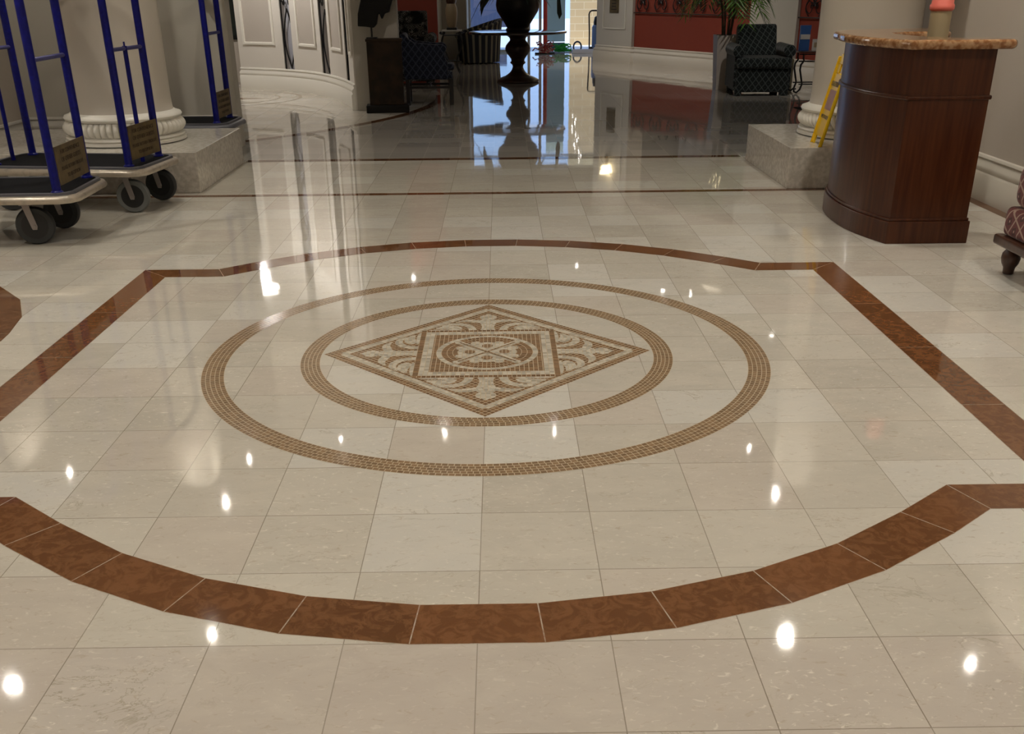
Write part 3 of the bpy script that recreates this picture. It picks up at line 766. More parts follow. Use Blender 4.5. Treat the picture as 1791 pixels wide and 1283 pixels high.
def rrect(hx, hy, ch):
    return [(hx - ch, -hy), (hx - ch * .35, -hy + ch * .35), (hx, -hy + ch * 1.0), (hx, hy - ch), (hx - ch * .35, hy - ch * .35), (hx - ch, hy), (-hx + ch, hy), (-hx + ch * .35, hy - ch * .35), (-hx, hy - ch), (-hx, -hy + ch), (-hx + ch * .35, -hy + ch * .35), (-hx + ch, -hy)]
def trolley(label, loc, rot, grey, thin, hx, hy, px, py, cx, text, yaw=0, bump='bumper'):
    t = thing('luggage_trolley', label, 'luggage trolley', loc, rot, 'blue luggage trolleys by the left column')
    MB().prism(rrect(hx - .035, hy - .035, .07), .262, .300).obj('deck', 'carpet', t)
    e = MB(); P = rrect(hx - .016, hy - .016, .085); pr_ = [(-.018, .262), (-.016, .250), (.004, .246), (.014, .256), (.016, .272), (.006, .286), (-.014, .290)]
    e.sweep(P, [(-o, z) for o, z in pr_] + [(.018, .262)], closed=True); e.obj('bumper', bump, t, smooth=True)
    MB().sweep(rrect(hx - .042, hy - .042, .07), [(.012, .285), (-.010, .285), (-.010, .304), (.012, .304), (.012, .285)], closed=True).obj('deck_edging', 'deckedge', t)
    u = MB(); u.box(-hx + .12, hx - .12, -hy + .1, -hy + .14, .243, .262); u.box(-hx + .12, hx - .12, hy - .14, hy - .1, .243, .262); u.obj('underframe', 'steel', t)
    for sx in (1, -1):
        for i, sy in enumerate((-1, 1)):
            wheel_caster(t, sx * cx, sy * (hy - .115), yaw + random.uniform(-.08, .08), grey and sx > 0 and sy < 0)
    ends = []
    for sx in (1, -1):
        f = MB(); r = .0245; zt = 1.52; K = .23
        pts = [(sx * px, -py, .300), (sx * px, -py, .9), (sx * px, -py, zt)] + [(sx * (px - .30 * (1 - cos(R(a)))), -py * cos(R(a)) , zt + K * sin(R(a))) for a in range(10, 91, 10)]
        f.tube(pts, r, 14); f.tube([(x, -y, z) for x, y, z in pts], r, 14)
        for yy in (-py, py): f.lathe([(.034, .300), (.034, .306), (.026, .312), (.0215, .32)], 16, (sx * px, yy))
        o = f.obj('end_frame', 'blue', t, smooth=True)
        b = MB().tube([(sx * px, -py, 1.005), (sx * px, py, 1.005)], .0125, 10); b.obj('cross_bar', 'blue_bar', t, smooth=True)
        if thin:
            b = MB().tube([(sx * px, -.02, .300), (sx * px, -.02, 1.02)], .0145, 10); b.tube([(sx * px, -.02, 1.0), (sx * px, -.02, 1.045)], .006, 8); b.obj('middle_bar', 'blue', t, smooth=True)
    MB().tube([(-px + .28, 0, 1.75), (px - .28, 0, 1.75)], .0215, 12).obj('top_rail', 'blue', t, smooth=True)
    if text:
        p = box(px + .018, px + .024, -py + .015, py - .01, .335, .548).obj('notice_plate', 'brass', t, bevel=.002)
        z = .50
        for line, sz in (('FOR CONVENIENCE', .034), ('OF OTHER GUESTS', .036), ('PLEASE RETURN TROLLEY', .030), ('TO RECEPTION', .030)):
            cu = bpy.data.curves.new('lettering', 'FONT'); cu.body = line; cu.size = sz; cu.align_x = 'CENTER'; cu.extrude = .0006
            cu.materials.append(M['brass_text'])
            o = bpy.data.objects.new('lettering', cu); COL.objects.link(o); o.parent = p
            o.location = (px + .0248, 0, z); o.rotation_euler = (R(90), 0, R(90)); z -= .045
    return t
trolley('blue luggage trolley nearest the viewer, at the left edge', (-2.945, 3.855, 0), R(2.0), False, False, .585, .325, .462, .25, .265, True, .1)
trolley('blue luggage trolley with a grey front tyre, right against the left column plinth', (-2.800, 4.80, 0), R(-7.5), True, True, .60, .325, .465, .22, .435, True, .12)
trolley('farthest blue luggage trolley, beyond the left column plinth', (-2.83, 6.98, 0), R(-2), False, False, .60, .31, .465, .20, .40, True, 0, 'deckedge')

# ------------------------------------------------------------------ reception counter
ct = thing('reception_counter', 'dark cherry wood counter with curved left side and red-brown stone top', 'counter', (0, 0, 0))
Lc = [(2.252, 3.425), (2.688, 3.425), (2.688, 3.50), (2.52, 3.53), (2.43, 3.70), (2.42, 4.05), (2.44, 4.30), (2.60, 4.38), (2.78, 4.40), (2.78, 4.70), (2.55, 4.70)]
curve = [(2.38, 4.645), (2.26, 4.55), (2.20, 4.42), (2.165, 4.27), (2.147, 4.12), (2.143, 3.96), (2.150, 3.82), (2.170, 3.69), (2.202, 3.57)]
Lc = Lc + cr([(2.55, 4.70)] + curve + [(2.252, 3.425)], 4)[1:-1]
MB().prism(Lc, 0, 1.026).obj('body', 'wood', ct, smooth=True)
pb = offs(Lc, .016); m_ = MB().prism(pb, 0, .125); m_.prism(offs(Lc, .008), .125, .142); m_.obj('base_moulding', 'wood', ct, bevel=.004)
MB().prism(offs(Lc, .012), .772, .795).obj('bead_moulding', 'wood', ct, bevel=.008, seg=3)
Tp = [(2.21, 3.365), (2.68, 3.355), (2.75, 3.36), (2.77, 3.39), (2.77, 3.49), (2.75, 3.525), (2.70, 3.535), (2.56, 3.56), (2.46, 3.66), (2.41, 3.85), (2.39, 4.10), (2.43, 4.24), (2.52, 4.31), (2.70, 4.33), (2.80, 4.34), (2.835, 4.39), (2.835, 4.72), (2.80, 4.77), (2.55, 4.77)]
Tp = Tp + [(x - .062 * (1 if y < 4.5 else .6), y + (.055 if y > 4.4 else -.02)) for x, y in cr([(2.55, 4.70)] + curve + [(2.252, 3.425)], 3)[1:-1]]
MB().prism(Tp, 1.026, 1.074).obj('countertop', 'counter', ct, bevel=.02, seg=4)

po = thing('capped_tube', 'tan tube with a salmon pink cap standing up behind the counter', 'tube', (2.60, 4.02, 0))
MB().lathe([(.052, 0), (.055, .01), (.058, 1.21)], 28).obj('tube_body', 'tan', po, smooth=True)
MB().lathe([(.058, 1.195), (.067, 1.205), (.067, 1.225), (.060, 1.235), (.060, 1.42), (.055, 1.46), (.03, 1.48)], 28).obj('cap', 'salmon', po, smooth=True)

# ------------------------------------------------------------------ wet floor sign
sg = thing('wet_floor_sign', 'yellow folding wet floor sign on the right column plinth', 'safety sign', (2.345, 5.255, .2855), R(-4))
def leaf_(side):
    x0, x1 = (0, .135) if side > 0 else (.235, .168); H = .60; th = .014
    f = MB(); w = .135
    def at(t): return x0 + (x1 - x0) * t
    def slab(t0, t1, y0, y1, d0=0, d1=th):
        z0, z1 = t0 * H, t1 * H; a, b = at(t0), at(t1); s = 1 if side > 0 else -1
        vs = [(a + s * d0, y0, z0), (a + s * d1, y0, z0), (a + s * d1, y1, z0), (a + s * d0, y1, z0), (b + s * d0, y0, z1), (b + s * d1, y0, z1), (b + s * d1, y1, z1), (b + s * d0, y1, z1)]
        f.add(vs, [(0, 3, 2, 1), (4, 5, 6, 7), (0, 1, 5, 4), (1, 2, 6, 5), (2, 3, 7, 6), (3, 0, 4, 7)])
    slab(0, .10, -w, -w + .05); slab(0, .10, w - .05, w)                 # feet
    slab(.10, .80, -w, w); slab(.80, .90, -w, -.04); slab(.80, .90, .04, w); slab(.90, 1, -w * .8, w * .8)
    slab(0, .98, -w, -w + .012, -.012, th); slab(0, .98, w - .012, w, -.012, th)
    o = f.obj('panel', 'yellow', sg, bevel=.003)
    def decal(t0, t1, y0, y1, m, nm):
        d = MB(); s = -1 if side > 0 else 1
        d.add([(at(t0) + s * .002, y0, t0 * H), (at(t1) + s * .002, y0, t1 * H), (at(t1) + s * .002, y1, t1 * H), (at(t0) + s * .002, y1, t0 * H)], [(0, 1, 2, 3)]); return d.obj(nm, m, o)
    decal(.40, .62, -.09, .09, 'decal', 'warning_picture')
    for tx, t, sz in (('CAUTION', .66, .048), ('WET FLOOR', .30, .036)):
        cu = bpy.data.curves.new('lettering', 'FONT'); cu.body = tx; cu.size = sz; cu.align_x = 'CENTER'; cu.extrude = .0008; cu.materials.append(M['decal_dark'])
        q = bpy.data.objects.new('lettering', cu); COL.objects.link(q); q.parent = o
        an = math.atan2(H, x1 - x0); s = -1 if side > 0 else 1
        q.location = (at(t) + s * .003, 0, t * H); tilt = math.atan2(abs(x1 - x0), H)
        q.rotation_euler = (R(90) - tilt, 0, R(-90) if side > 0 else R(90))
leaf_(1); leaf_(-1)
hd = MB(); hd.tube([(.15, -.07, .56), (.15, -.07, .605), (.15, -.05, .625), (.15, .05, .625), (.15, .07, .605), (.15, .07, .56)], .013, 8); hd.obj('handle', 'yellow', sg, smooth=True)

# ------------------------------------------------------------------ upholstered bench
be = thing('upholstered_bench', 'burgundy diamond-patterned bench on a dark wooden frame by the right wall', 'bench', (2.56, 2.83, 0))
box(0, .64, -1.0, 0, .142, .192).obj('seat_rail', 'wood_dark', be, bevel=.012, seg=3)
box(.025, .63, -.98, -.02, .19, .335).obj('cushion', 'redfabric', be, bevel=.03, seg=4)
box(.035, .63, -.97, -.025, .326, .56).obj('cushion', 'redfabric', be, bevel=.075, seg=6)
lp = [(.020, 0), (.026, .004), (.028, .03), (.030, .036), (.040, .055), (.046, .08), (.043, .105), (.032, .120), (.030, .128), (.036, .134), (.036, .145)]
for x, y in ((.075, -.075), (.57, -.075), (.075, -.92), (.57, -.92)): MB().lathe(lp, 24, (x, y)).obj('leg', 'wood_dark', be, smooth=True)

# ------------------------------------------------------------------ armchairs
def armchair(label, name, loc, rot, fab, W_=.80, seatz=.47, armz=.62, backz=.84):
    a = thing(name, label, 'armchair', loc, rot); hw = W_ / 2; D = .74
    MB().box(-hw + .06, hw - .06, 0.0, D, .045, .335).obj('base', fab, a, bevel=.015)
    box(-hw + .05, hw - .05, -.045, D - .16, .338, seatz).obj('seat_cushion', fab, a, bevel=.035, seg=4)
    for s in (1, -1):
        m = MB(); m.box(min(s * (hw - .115), s * (hw - .03)), max(s * (hw - .115), s * (hw - .03)), .03, D, .075, armz - .06)
        vs = []
        n = 16; pts = [(s * (hw - .075) + .078 * cos(2 * pi * i / n), armz - .075 + .078 * sin(2 * pi * i / n)) for i in range(n)]
        m.extr(pts if s > 0 else pts, .0, D - .05); m.obj('arm', fab, a, bevel=.012, smooth=True)
    b = MB(); b.extr([(D - .24, .46), (D - .08, backz), (D - .02, backz + .01), (D + .05, backz - .03), (D + .02, .1), (D - .12, .1), (D - .14, .46)], -hw + .14, hw - .14, ax='x'); b.obj('backrest', fab, a, bevel=.05, seg=4)
    for x, y in ((-hw + .10, .05), (hw - .10, .05), (-hw + .10, D - .05), (hw - .10, D - .05)):
        box(x - .045, x + .045, y - .045, y + .045, 0, .085).obj('leg', fab, a, bevel=.01)
    return a
armchair('charcoal diamond-patterned armchair beside the white planter', 'armchair', (3.485, 11.57, 0), R(-3), 'dkfabric', .80)
armchair('black and grey floral armchair against the red wall', 'armchair', (-1.33, 13.75, 0), R(0), 'floral', .84, .52, .70, 1.0)

# blue side chair seen from its left side, facing right
sc = thing('open_leg_chair', 'navy diamond-patterned armchair on dark open legs beside the carved pedestal', 'armchair', (-1.10, 10.85, 0), R(2))
side = [(-.01, .30), (-.045, .60), (-.055, .80), (-.035, .825), (.0, .825), (.06, .76), (.12, .725), (.38, .70), (.455, .705), (.50, .68), (.51, .64), (.485, .60), (.495, .54), (.52, .50), (.52, .30)]
for y0, y1 in ((0, .075), (.475, .55)): MB().extr(side, y0, y1).obj('arm', 'blfabric', sc, bevel=.02, seg=3)
MB().extr([(-.02, .30), (-.055, .80), (-.03, .82), (.02, .82), (.10, .46), (.10, .30)], .07, .48).obj('backrest', 'blfabric', sc, bevel=.02)
box(.0, .575, .03, .52, .295, .40).obj('seat_rail', 'blfabric', sc, bevel=.02); box(.08, .60, .075, .475, .40, .475).obj('seat_cushion', 'blfabric', sc, bevel=.03, seg=4)
for x, y in ((.02, .03), (.555, .03), (.02, .51), (.555, .51)): box(x - .024, x + .024, y - .024, y + .024, 0, .31).obj('leg', 'wood_black', sc, bevel=.003)
for q in ((.02, .555, .022, .038, .195, .222), (.02, .555, .502, .518, .195, .222)): box(*q).obj('stretcher', 'wood_black', sc)
box(.012, .028, .03, .51, .235, .26).obj('stretcher', 'wood_black', sc); box(.547, .563, .03, .51, .235, .26).obj('stretcher', 'wood_black', sc); box(.28, .3, .03, .51, .198, .22).obj('stretcher', 'wood_black', sc)

# ------------------------------------------------------------------ sculpture on pedestal
pd = thing('carved_pedestal', 'dark square wooden pedestal at the end of the curved wall', 'pedestal', (-1.27, 10.23, 0), R(4))
box(-.25, .25, -.14, .10, 0, .085).obj('plinth', 'bronze', pd, bevel=.01); box(-.205, .195, -.105, .08, .085, .79).obj('shaft', 'patina', pd, bevel=.006)
box(-.215, .205, -.112, .088, .775, .805).obj('top_slab', 'patina', pd, bevel=.006)
su = thing('bronze_sculpture', 'dark bronze sculpture on a thin rod above the wooden pedestal', 'sculpture', (-1.41, 10.22, .807))
MB().tube([(0, 0, 0), (0, 0, .17)], .011, 10).obj('rod', 'black', su); box(-.06, .06, -.05, .05, 0, .012).obj('base_plate', 'black', su)
sil = [(-.15, .13), (-.06, .125), (.03, .112), (.065, .15), (.085, .25), (.105, .265), (.13, .20), (.165, .26), (.215, .275), (.235, .33), (.26, .40), (.36, .43), (.34, .55), (.24, .66), (.16, .80), (.05, .84), (-.06, .78), (-.12, .62), (-.10, .40), (-.14, .26)]
MB().extr(sil, -.055, .055).obj('body', 'bronze', su, bevel=.012, seg=3)

# ------------------------------------------------------------------ pedestal table with urn
tb = thing('round_pedestal_table', 'round dark wood table on a turned baluster pedestal in the lobby', 'table', (.334, 14.05, 0))
prof = [(.310, 0), (.322, .01), (.32, .03), (.30, .045), (.235, .075), (.20, .085), (.165, .105), (.12, .14), (.094, .175), (.079, .215), (.085, .245), (.105, .262), (.116, .272), (.116, .285), (.100, .30), (.104, .33), (.128, .362), (.165, .41), (.188, .45), (.192, .48), (.182, .52), (.155, .555), (.122, .59), (.118, .61), (.13, .635), (.165, .658), (.196, .672), (.206, .685)]
prof = [(r, z * .995) for r, z in prof]
MB().lathe(prof, 48).obj('pedestal', 'wood_dark', tb, smooth=True)
MB().lathe([(.70, .683), (.735, .688), (.742, .70), (.738, .712), (.725, .716)], 72).obj('table_top', 'tabletop', tb, smooth=True)
ur = thing('dark_urn', 'tall dark urn standing on the round table', 'urn', (.334, 14.05, .717))
MB().lathe([(.17, 0), (.185, .02), (.16, .05), (.19, .10), (.25, .19), (.31, .28), (.325, .36), (.31, .46), (.26, .54), (.24, .58), (.27, .61), (.27, .63), (.2, .63)], 40).obj('urn_body', 'urn', ur, smooth=True)
def leafblade(mb, base, az, L, w, rise, droop, n=8):
    p = []; 
    for i in range(n + 1):
        t = i / n; r = L * t; z = rise * L * sin(t * pi * .55) - droop * L * t * t
        p.append((base[0] + r * cos(az), base[1] + r * sin(az), base[2] + z, w * sin(pi * min(1, .12 + t * .88)) * (1 if t < .98 else .05)))
    nx, ny = -sin(az), cos(az); vs = []
    for x, y, z, ww in p: vs += [(x - nx * ww, y - ny * ww, z + ww * .25), (x, y, z), (x + nx * ww, y + ny * ww, z + ww * .25)]
    fs = []
    for i in range(n): a = i * 3; fs += [(a, a + 1, a + 4, a + 3), (a + 1, a + 2, a + 5, a + 4)]
    mb.add(vs, fs)
fo = thing('leafy_arrangement', 'large dark-leaved arrangement growing out of the urn', 'plant', (.334, 14.05, 1.346))
for i in range(34):
    mb = MB(); a = i * 2.399 + random.uniform(-.2, .2); ri_ = random.uniform(.3, 1.6)
    leafblade(mb, (0, 0, 0), a, random.uniform(.45, .85), random.uniform(.04, .075), ri_, random.uniform(.5, 1.2)); mb.obj('leaf', 'leafdark', fo)
for az, L, w in ((pi + .15, .48, .06), (pi - .35, .44, .045), (.1, .52, .05), (-.15, .50, .10), (-1.2, .42, .07)):
    mb = MB(); leafblade(mb, (0, 0, -.02), az, L, w, .15, .75); 
    mb.obj('leaf', 'leafdark', fo)
mb = MB(); mb.add([(.50, -.1, .02), (.62, -.1, -.10), (.66, -.1, -.40), (.62, -.1, -.47), (.585, -.1, -.38), (.58, -.1, -.08)], [(0, 1, 2, 3, 4, 5)]); mb.tube([(0, 0, .05), (.3, -.05, .12), (.5, -.1, .03), (.6, -.1, -.1)], .008, 6); mb.obj('leaf', 'leafdark', fo)
mb = MB(); mb.add([(-.50, -.1, .02), (-.36, -.1, .06), (-.42, -.1, -.2), (-.50, -.1, -.30), (-.545, -.1, -.42), (-.56, -.1, -.25)], [(0, 1, 2, 3, 4, 5)]); mb.tube([(0, 0, .05), (-.25, -.05, .14), (-.45, -.1, .03)], .008, 6); mb.obj('leaf', 'leafdark', fo)

# ------------------------------------------------------------------ striped tub chair
tu = thing('striped_tub_chair', 'navy and cream striped tub chair behind the round table', 'armchair', (-.35, 18.30, 0), R(8))
sh = MB(); n = 40; vs = []
for i in range(n + 1):
    a = R(-150 + 300 * i / n); hz = .50 + .26 * (.5 + .5 * cos(a)) ** 1.2
    for r, z in ((.41, .02), (.44, hz * .6), (.465, hz - .05), (.485, hz - .01), (.46, hz + .02), (.40, hz + .01), (.35, hz - .04), (.32, .3), (.32, .02)): vs.append((r * cos(a) * .98, r * sin(a), z))
k = 9; fs = [(i * k + j, (i + 1) * k + j, (i + 1) * k + j + 1, i * k + j + 1) for i in range(n) for j in range(k - 1)] + [tuple(range(k)), tuple(n * k + j for j in range(k - 1, -1, -1))]
sh.add(vs, fs); sh.obj('shell', 'stripe', tu, smooth=True)
MB().lathe([(.28, .05), (.325, .07), (.33, .36), (.31, .42), (.2, .44)], 32).obj('seat_cushion', 'stripe', tu, smooth=True)
for s in (1, -1):
    a = R(150 * s); n = 14; m = MB(); cx_, cy_ = .40 * cos(a), .40 * sin(a)
    m.extr([(cx_ - .02 + .0 * s + .055 * cos(2 * pi * i / n) , .47 + .055 * sin(2 * pi * i / n)) for i in range(n)], cy_ - .06, cy_ + .06); m.obj('arm_scroll', 'stripe', tu, smooth=True)
for a in (45, 135, 225, 315): MB().lathe([(.02, 0), (.028, .05)], 10, (.27 * cos(R(a)), .27 * sin(R(a)))).obj('leg', 'wood_black', tu)

# ------------------------------------------------------------------ console with vase
co = thing('iron_console', 'small black iron console with scrolled legs against the pale far wall', 'table', (-.745, 15.9, 0))
box(-.165, .165, -.15, .15, .655, .675).obj('top', 'trimgrey', co, bevel=.004)
ir = MB()
for s in (1, -1):
    for yy in (-.13, .13):
        ir.tube([(s * (.165 + .03 * cos(t * .7)), yy, .645 - .03 * sin(t * .7) - .0 * t) for t in range(7)], .012, 6)
        ir.tube([(s * (.12 + .05 * sin(t * .45)), yy, .64 - .64 * t / 14) for t in range(15)], .012, 6)
ir.tube([(-.15, -.13, .60), (.15, -.13, .60)], .012, 6); ir.tube([(-.13, -.13, .2), (.13, -.13, .2)], .010, 6); ir.obj('scrolled_frame', 'black', co, smooth=True)
va = thing('tall_vase', 'tall tan vase with a dark foot on the iron console', 'vase', (-.74, 15.9, .676))
box(-.085, .085, -.085, .085, 0, .035).obj('foot', 'black', va, bevel=.004)
MB().lathe([(.06, .035), (.075, .07), (.092, .17), (.100, .27), (.094, .34), (.075, .385), (.07, .40)], 28).obj('vase_body', 'vase', va, smooth=True)
MB().lathe([(.07, .40), (.085, .43), (.08, .47), (.06, .52), (.09, .62), (.11, .66), (.09, .68)], 24).obj('neck', 'wood_dark', va, smooth=True)

# ------------------------------------------------------------------ palm in planter
pt = thing('white_planter', 'tall tapered white planter between the red wall and the charcoal armchair', 'planter', (3.19, 12.62, 0))
pv_ = []; 
for z, h_ in ((0, .115), (.70, .15), (.70, .13), (.64, .13)): pv_ += [(-h_, -h_, z), (h_, -h_, z), (h_, h_, z), (-h_, h_, z)]
MB().add(pv_, [(3, 2, 1, 0)] + [(j * 4 + i, j * 4 + (i + 1) % 4, (j + 1) * 4 + (i + 1) % 4, (j + 1) * 4 + i) for j in range(3) for i in range(4)] + [(12, 13, 14, 15)]).obj('pot', 'planter', pt)
pa = thing('areca_palm', 'green areca palm growing in the white planter', 'plant', (3.19, 12.62, .641))
for i in range(7):
    a = i * 2.4; bx_, by_ = .05 * cos(a), .05 * sin(a); L = random.uniform(.45, .75)
    MB().tube([(bx_, by_, 0), (bx_ * 1.6, by_ * 1.6, L * .5), (bx_ * 3, by_ * 3, L)], [.015, .013, .009], 7).obj('stem', 'stem', pa, smooth=True)
for i in range(30):
    a = i * 2.399 + .4; t0 = random.uniform(.34, .62); bx_, by_ = .05 * cos(a), .05 * sin(a); L = random.uniform(.42, .62); rise = random.uniform(.45, 1.3)
    mb = MB(); pts = []
    for k in range(15):
        t = k / 14; pts.append(Vector((bx_ + L * t * cos(a), by_ + L * t * sin(a), t0 + rise * L * sin(t * pi * .6) - .75 * L * t * t)))
    mb.tube(pts, [.006 * (1 - .7 * k / 14) for k in range(15)], 5)
    sd = Vector((-sin(a), cos(a), 0))
    for k in range(3, 15):
        p = pts[k]; dr = (pts[k] - pts[k - 1]).normalized()
        for s in (1, -1):
            ll = .25 * (1 - abs(k - 8) / 12) + .05; tip = p + (sd * s * .75 + dr * .75).normalized() * ll - Vector((0, 0, ll * .10)); mid = p.lerp(tip, .45) + Vector((0, 0, .01)); wv = dr * .017
            mb.add([p, mid - wv, tip, mid + wv], [(0, 1, 2, 3)])
    mb.obj('frond', 'leaf', pa)

# ------------------------------------------------------------------ iron side table, brochures, bin, rug
si = thing('iron_side_table', 'black iron side table with curling feet right of the charcoal armchair', 'table', (4.0, 11.75, 0))
box(.0, .95, .02, .36, .505, .525).obj('top', 'wood_dark', si, bevel=.003)
def leg_(x, y, s):
    m = MB(); pts = [(x, y, .50), (x, y, .44), (x + s * .01, y, .41), (x - s * .025, y, .36), (x - s * .03, y, .30), (x - s * .005, y, .20), (x + s * .015, y, .12), (x - s * .01, y, .05), (x - s * .05, y, .015), (x - s * .085, y, .03), (x - s * .085, y, .06), (x - s * .06, y, .065)]
    m.tube(pts, .0125, 8); return m.obj('leg', 'black', si, smooth=True)
for x, s in ((.06, 1), (.88, -1)):
    for y in (.05, .33): leg_(x, y, s)
b = MB(); b.tube([(0, .05, .49), (.92, .05, .49)], .009, 6); b.tube([(.0, .05, .405), (.92, .05, .405)], .009, 6); b.tube([(.03, .05, .12), (.92, .05, .12)], .009, 6); b.tube([(.03, .33, .12), (.92, .33, .12)], .009, 6); b.obj('rails', 'black', si)
br = thing('brochure_holder', 'blue and white brochure holder on the iron side table, nearer the armchair', 'brochure holder', (4.09, 11.95, .526))
box(-.065, .065, -.02, .03, 0, .26).obj('stand', 'brochblue', br, bevel=.003); box(-.062, .062, -.026, -.019, .14, .20).obj('leaflet', 'paper', br); box(-.07, .07, -.018, .022, .26, .31).obj('header', 'brochblue', br)
br = thing('framed_card', 'small white framed card between the brochure holders', 'sign', (4.245, 11.93, .526))
box(-.05, .05, 0, .012, 0, .14).obj('frame', 'paper', br); box(-.03, .03, -.003, .001, .04, .10).obj('card_print', 'vase', br)
br = thing('brochure_holder', 'dark blue brochure holder on the iron side table, beside the column', 'brochure holder', (4.37, 11.95, .526))
box(-.06, .06, -.02, .03, 0, .27).obj('stand', 'slate', br, bevel=.003); box(-.057, .057, -.026, -.019, .12, .22).obj('leaflet', 'brochblue', br)
bn = MB(); bn.box(3.96, 4.08, 12.3, 12.5, 0, .40); tag(bn.obj('waste_bin', 'bin', bevel=.008), 'olive waste bin behind the iron side table', 'bin')
rg = thing('dark_rug', 'dark brown rug corner on the lobby floor behind the right plinth', 'rug', (3.545, 9.95, 0))
MB().prism([(0, 0.25), (.10, -.9), (1.8, -.9), (1.8, .25)], .001, .008).obj('border', 'rugedge', rg); MB().prism([(.06, .19), (.15, -.84), (1.75, -.84), (1.75, .19)], .008, .010).obj('pile', 'rug', rg)

# ------------------------------------------------------------------ entrance glazing and outdoors
ent = MB()
for x in (-.60, .70, .95, 3.1): ent.box(x - .03, x + .03, 21.46, 21.54, 0, 2.5)
ent.box(-.63, 3.13, 21.46, 21.54, 2.2, 2.27); ent.box(-.63, 3.13, 21.46, 21.54, 2.45, 2.52); ent.box(-.63, .70, 21.47, 21.53, 0, .05)
eo = ent.obj('window_1', 'trimgrey'); struct(eo, 'tall glazed entrance at the far end of the lobby', 'window')
gl = MB()
for x0, x1 in ((-.57, .67),): gl.box(x0, x1, 21.497, 21.503, .05, 2.2)
gl.box(-.57, 3.07, 21.497, 21.503, 2.27, 2.45); gl.obj('pane', 'glass', eo)
wall('wall_back_1', [(-9, 21.5), (-.62, 21.5), (-.62, 21.65), (-9, 21.65)], 0, ZL, 'wall_grey')
wall('wall_back_2', [(3.1, 21.5), (10, 21.5), (10, 21.65), (3.1, 21.65)], 0, ZL, 'wall_grey')
wall('wall_back_3', [(-.63, 21.5), (3.13, 21.5), (3.13, 21.65), (-.63, 21.65)], 2.52, ZL, 'wall_grey')
struct(box(-8, 12, 21.6, 45, -.12, -.005).obj('ground', 'drive'))
wall('wall_outside_stone', [(1.78, 24.0), (6, 24.0), (6, 24.3), (1.78, 24.3)], -.01, 3.2, 'blocks')
wall('wall_outside_far', [(-9, 36), (.3, 36), (.3, 36.3), (-9, 36.3)], -.01, 1.3, 'outnavy')
dl = thing('frosted_door_leaf', 'pale green frosted door leaf standing open at the entrance', 'door', (1.13, 22.4, 0))
box(0, .42, 0, .04, .16, 2.3).obj('leaf_panel', 'doorleaf', dl); box(0, .42, .001, .039, 0, .14).obj('kick_rail', 'slate', dl)

# cleaning equipment by the entrance
mp_ = thing('dust_mop', 'red-handled mop with a frayed red yarn head near the entrance', 'mop', (1.03, 20.7, 0))
MB().tube([(0, 0, .08), (0, .1, 1.5)], .045, 10).obj('handle', 'redpole', mp_, smooth=True)
def yarn(mb, n, r, zc, cx=0, sq=1):
    for i in range(n):
        p = [Vector((cx + random.uniform(-r, r) * .6, random.uniform(-r, r) * .5, random.uniform(.02, zc)))]
        for k in range(4): p.append(p[-1] + Vector((random.uniform(-r, r) * .6 * sq, random.uniform(-r, r) * .4, random.uniform(-.06, .06)))); p[-1].z = min(max(p[-1].z, .04), zc * 1.3)
        mb.tube(p, .014, 5)
mb = MB(); yarn(mb, 40, .13, .20); mb.obj('yarn_head', 'mopred', mp_, smooth=True); box(-.22, .20, -.06, .06, .0, .03).obj('base', 'hub', mp_)
gm = MB(); yarn(gm, 26, .13, .14, 0, 1.2); g_ = gm.obj('green_mop_head', 'green', loc=(1.37, 20.98, 0), smooth=True); tag(g_, 'tangled bright green mop head on the floor', 'mop head')
wm = thing('white_tray', 'shallow white tray on the floor at the entrance', 'tray', (1.86, 20.93, 0))
box(-.24, .24, -.16, .16, 0, .025).obj('tray_base', 'whiteplastic', wm, bevel=.005); tr = MB().sweep([(-.23, -.15), (.23, -.15), (.23, .15), (-.23, .15)], [(0, .02), (.012, .02), (.012, .07), (0, .07), (0, .02)], closed=True); tr.obj('tray_rim', 'whiteplastic', wm)
hs = MB().tube([(.085 * cos(2 * pi * i / 24), 0, .105 + .105 * sin(2 * pi * i / 24)) for i in range(24)], .018, 8, closed=True)
hs.tube([(.0, .03, .018), (.2, .06, .018), (.38, .05, .018), (-.3, .05, .018)], .018, 6); tag(hs.obj('coiled_hose', 'slate', loc=(1.76, 21.28, .0), smooth=True), 'slate grey coiled hose standing on edge by the entrance', 'hose')
ck = thing('cleaning_machine', 'blue-grey tank cleaning machine with a black trolley handle by the pilaster', 'cleaning machine', (2.19, 21.25, 0))
MB().lathe([(.11, .06), (.12, .08), (.12, .50), (.10, .54), (.06, .55)], 24).obj('tank', 'tankblue', ck, smooth=True); MB().lathe([(.085, .54), (.09, .60), (.07, .70), (.04, .72)], 20).obj('motor_cap', 'hub', ck, smooth=True)
MB().tube([(-.17, 0, .02), (-.175, 0, .4), (-.19, 0, .76), (-.17, 0, .81), (-.13, 0, .83), (.10, 0, .83), (.14, 0, .80), (.14, 0, .05)], .016, 8).obj('trolley_handle', 'hub', ck, smooth=True)
for s in (-1, 1):
    w_ = MB(); n = 18; w_.extr([(s * .13 + .055 * cos(2 * pi * i / n), .055 + .055 * sin(2 * pi * i / n)) for i in range(n)], -.05, -.02); w_.obj('wheel', 'rubber', ck)

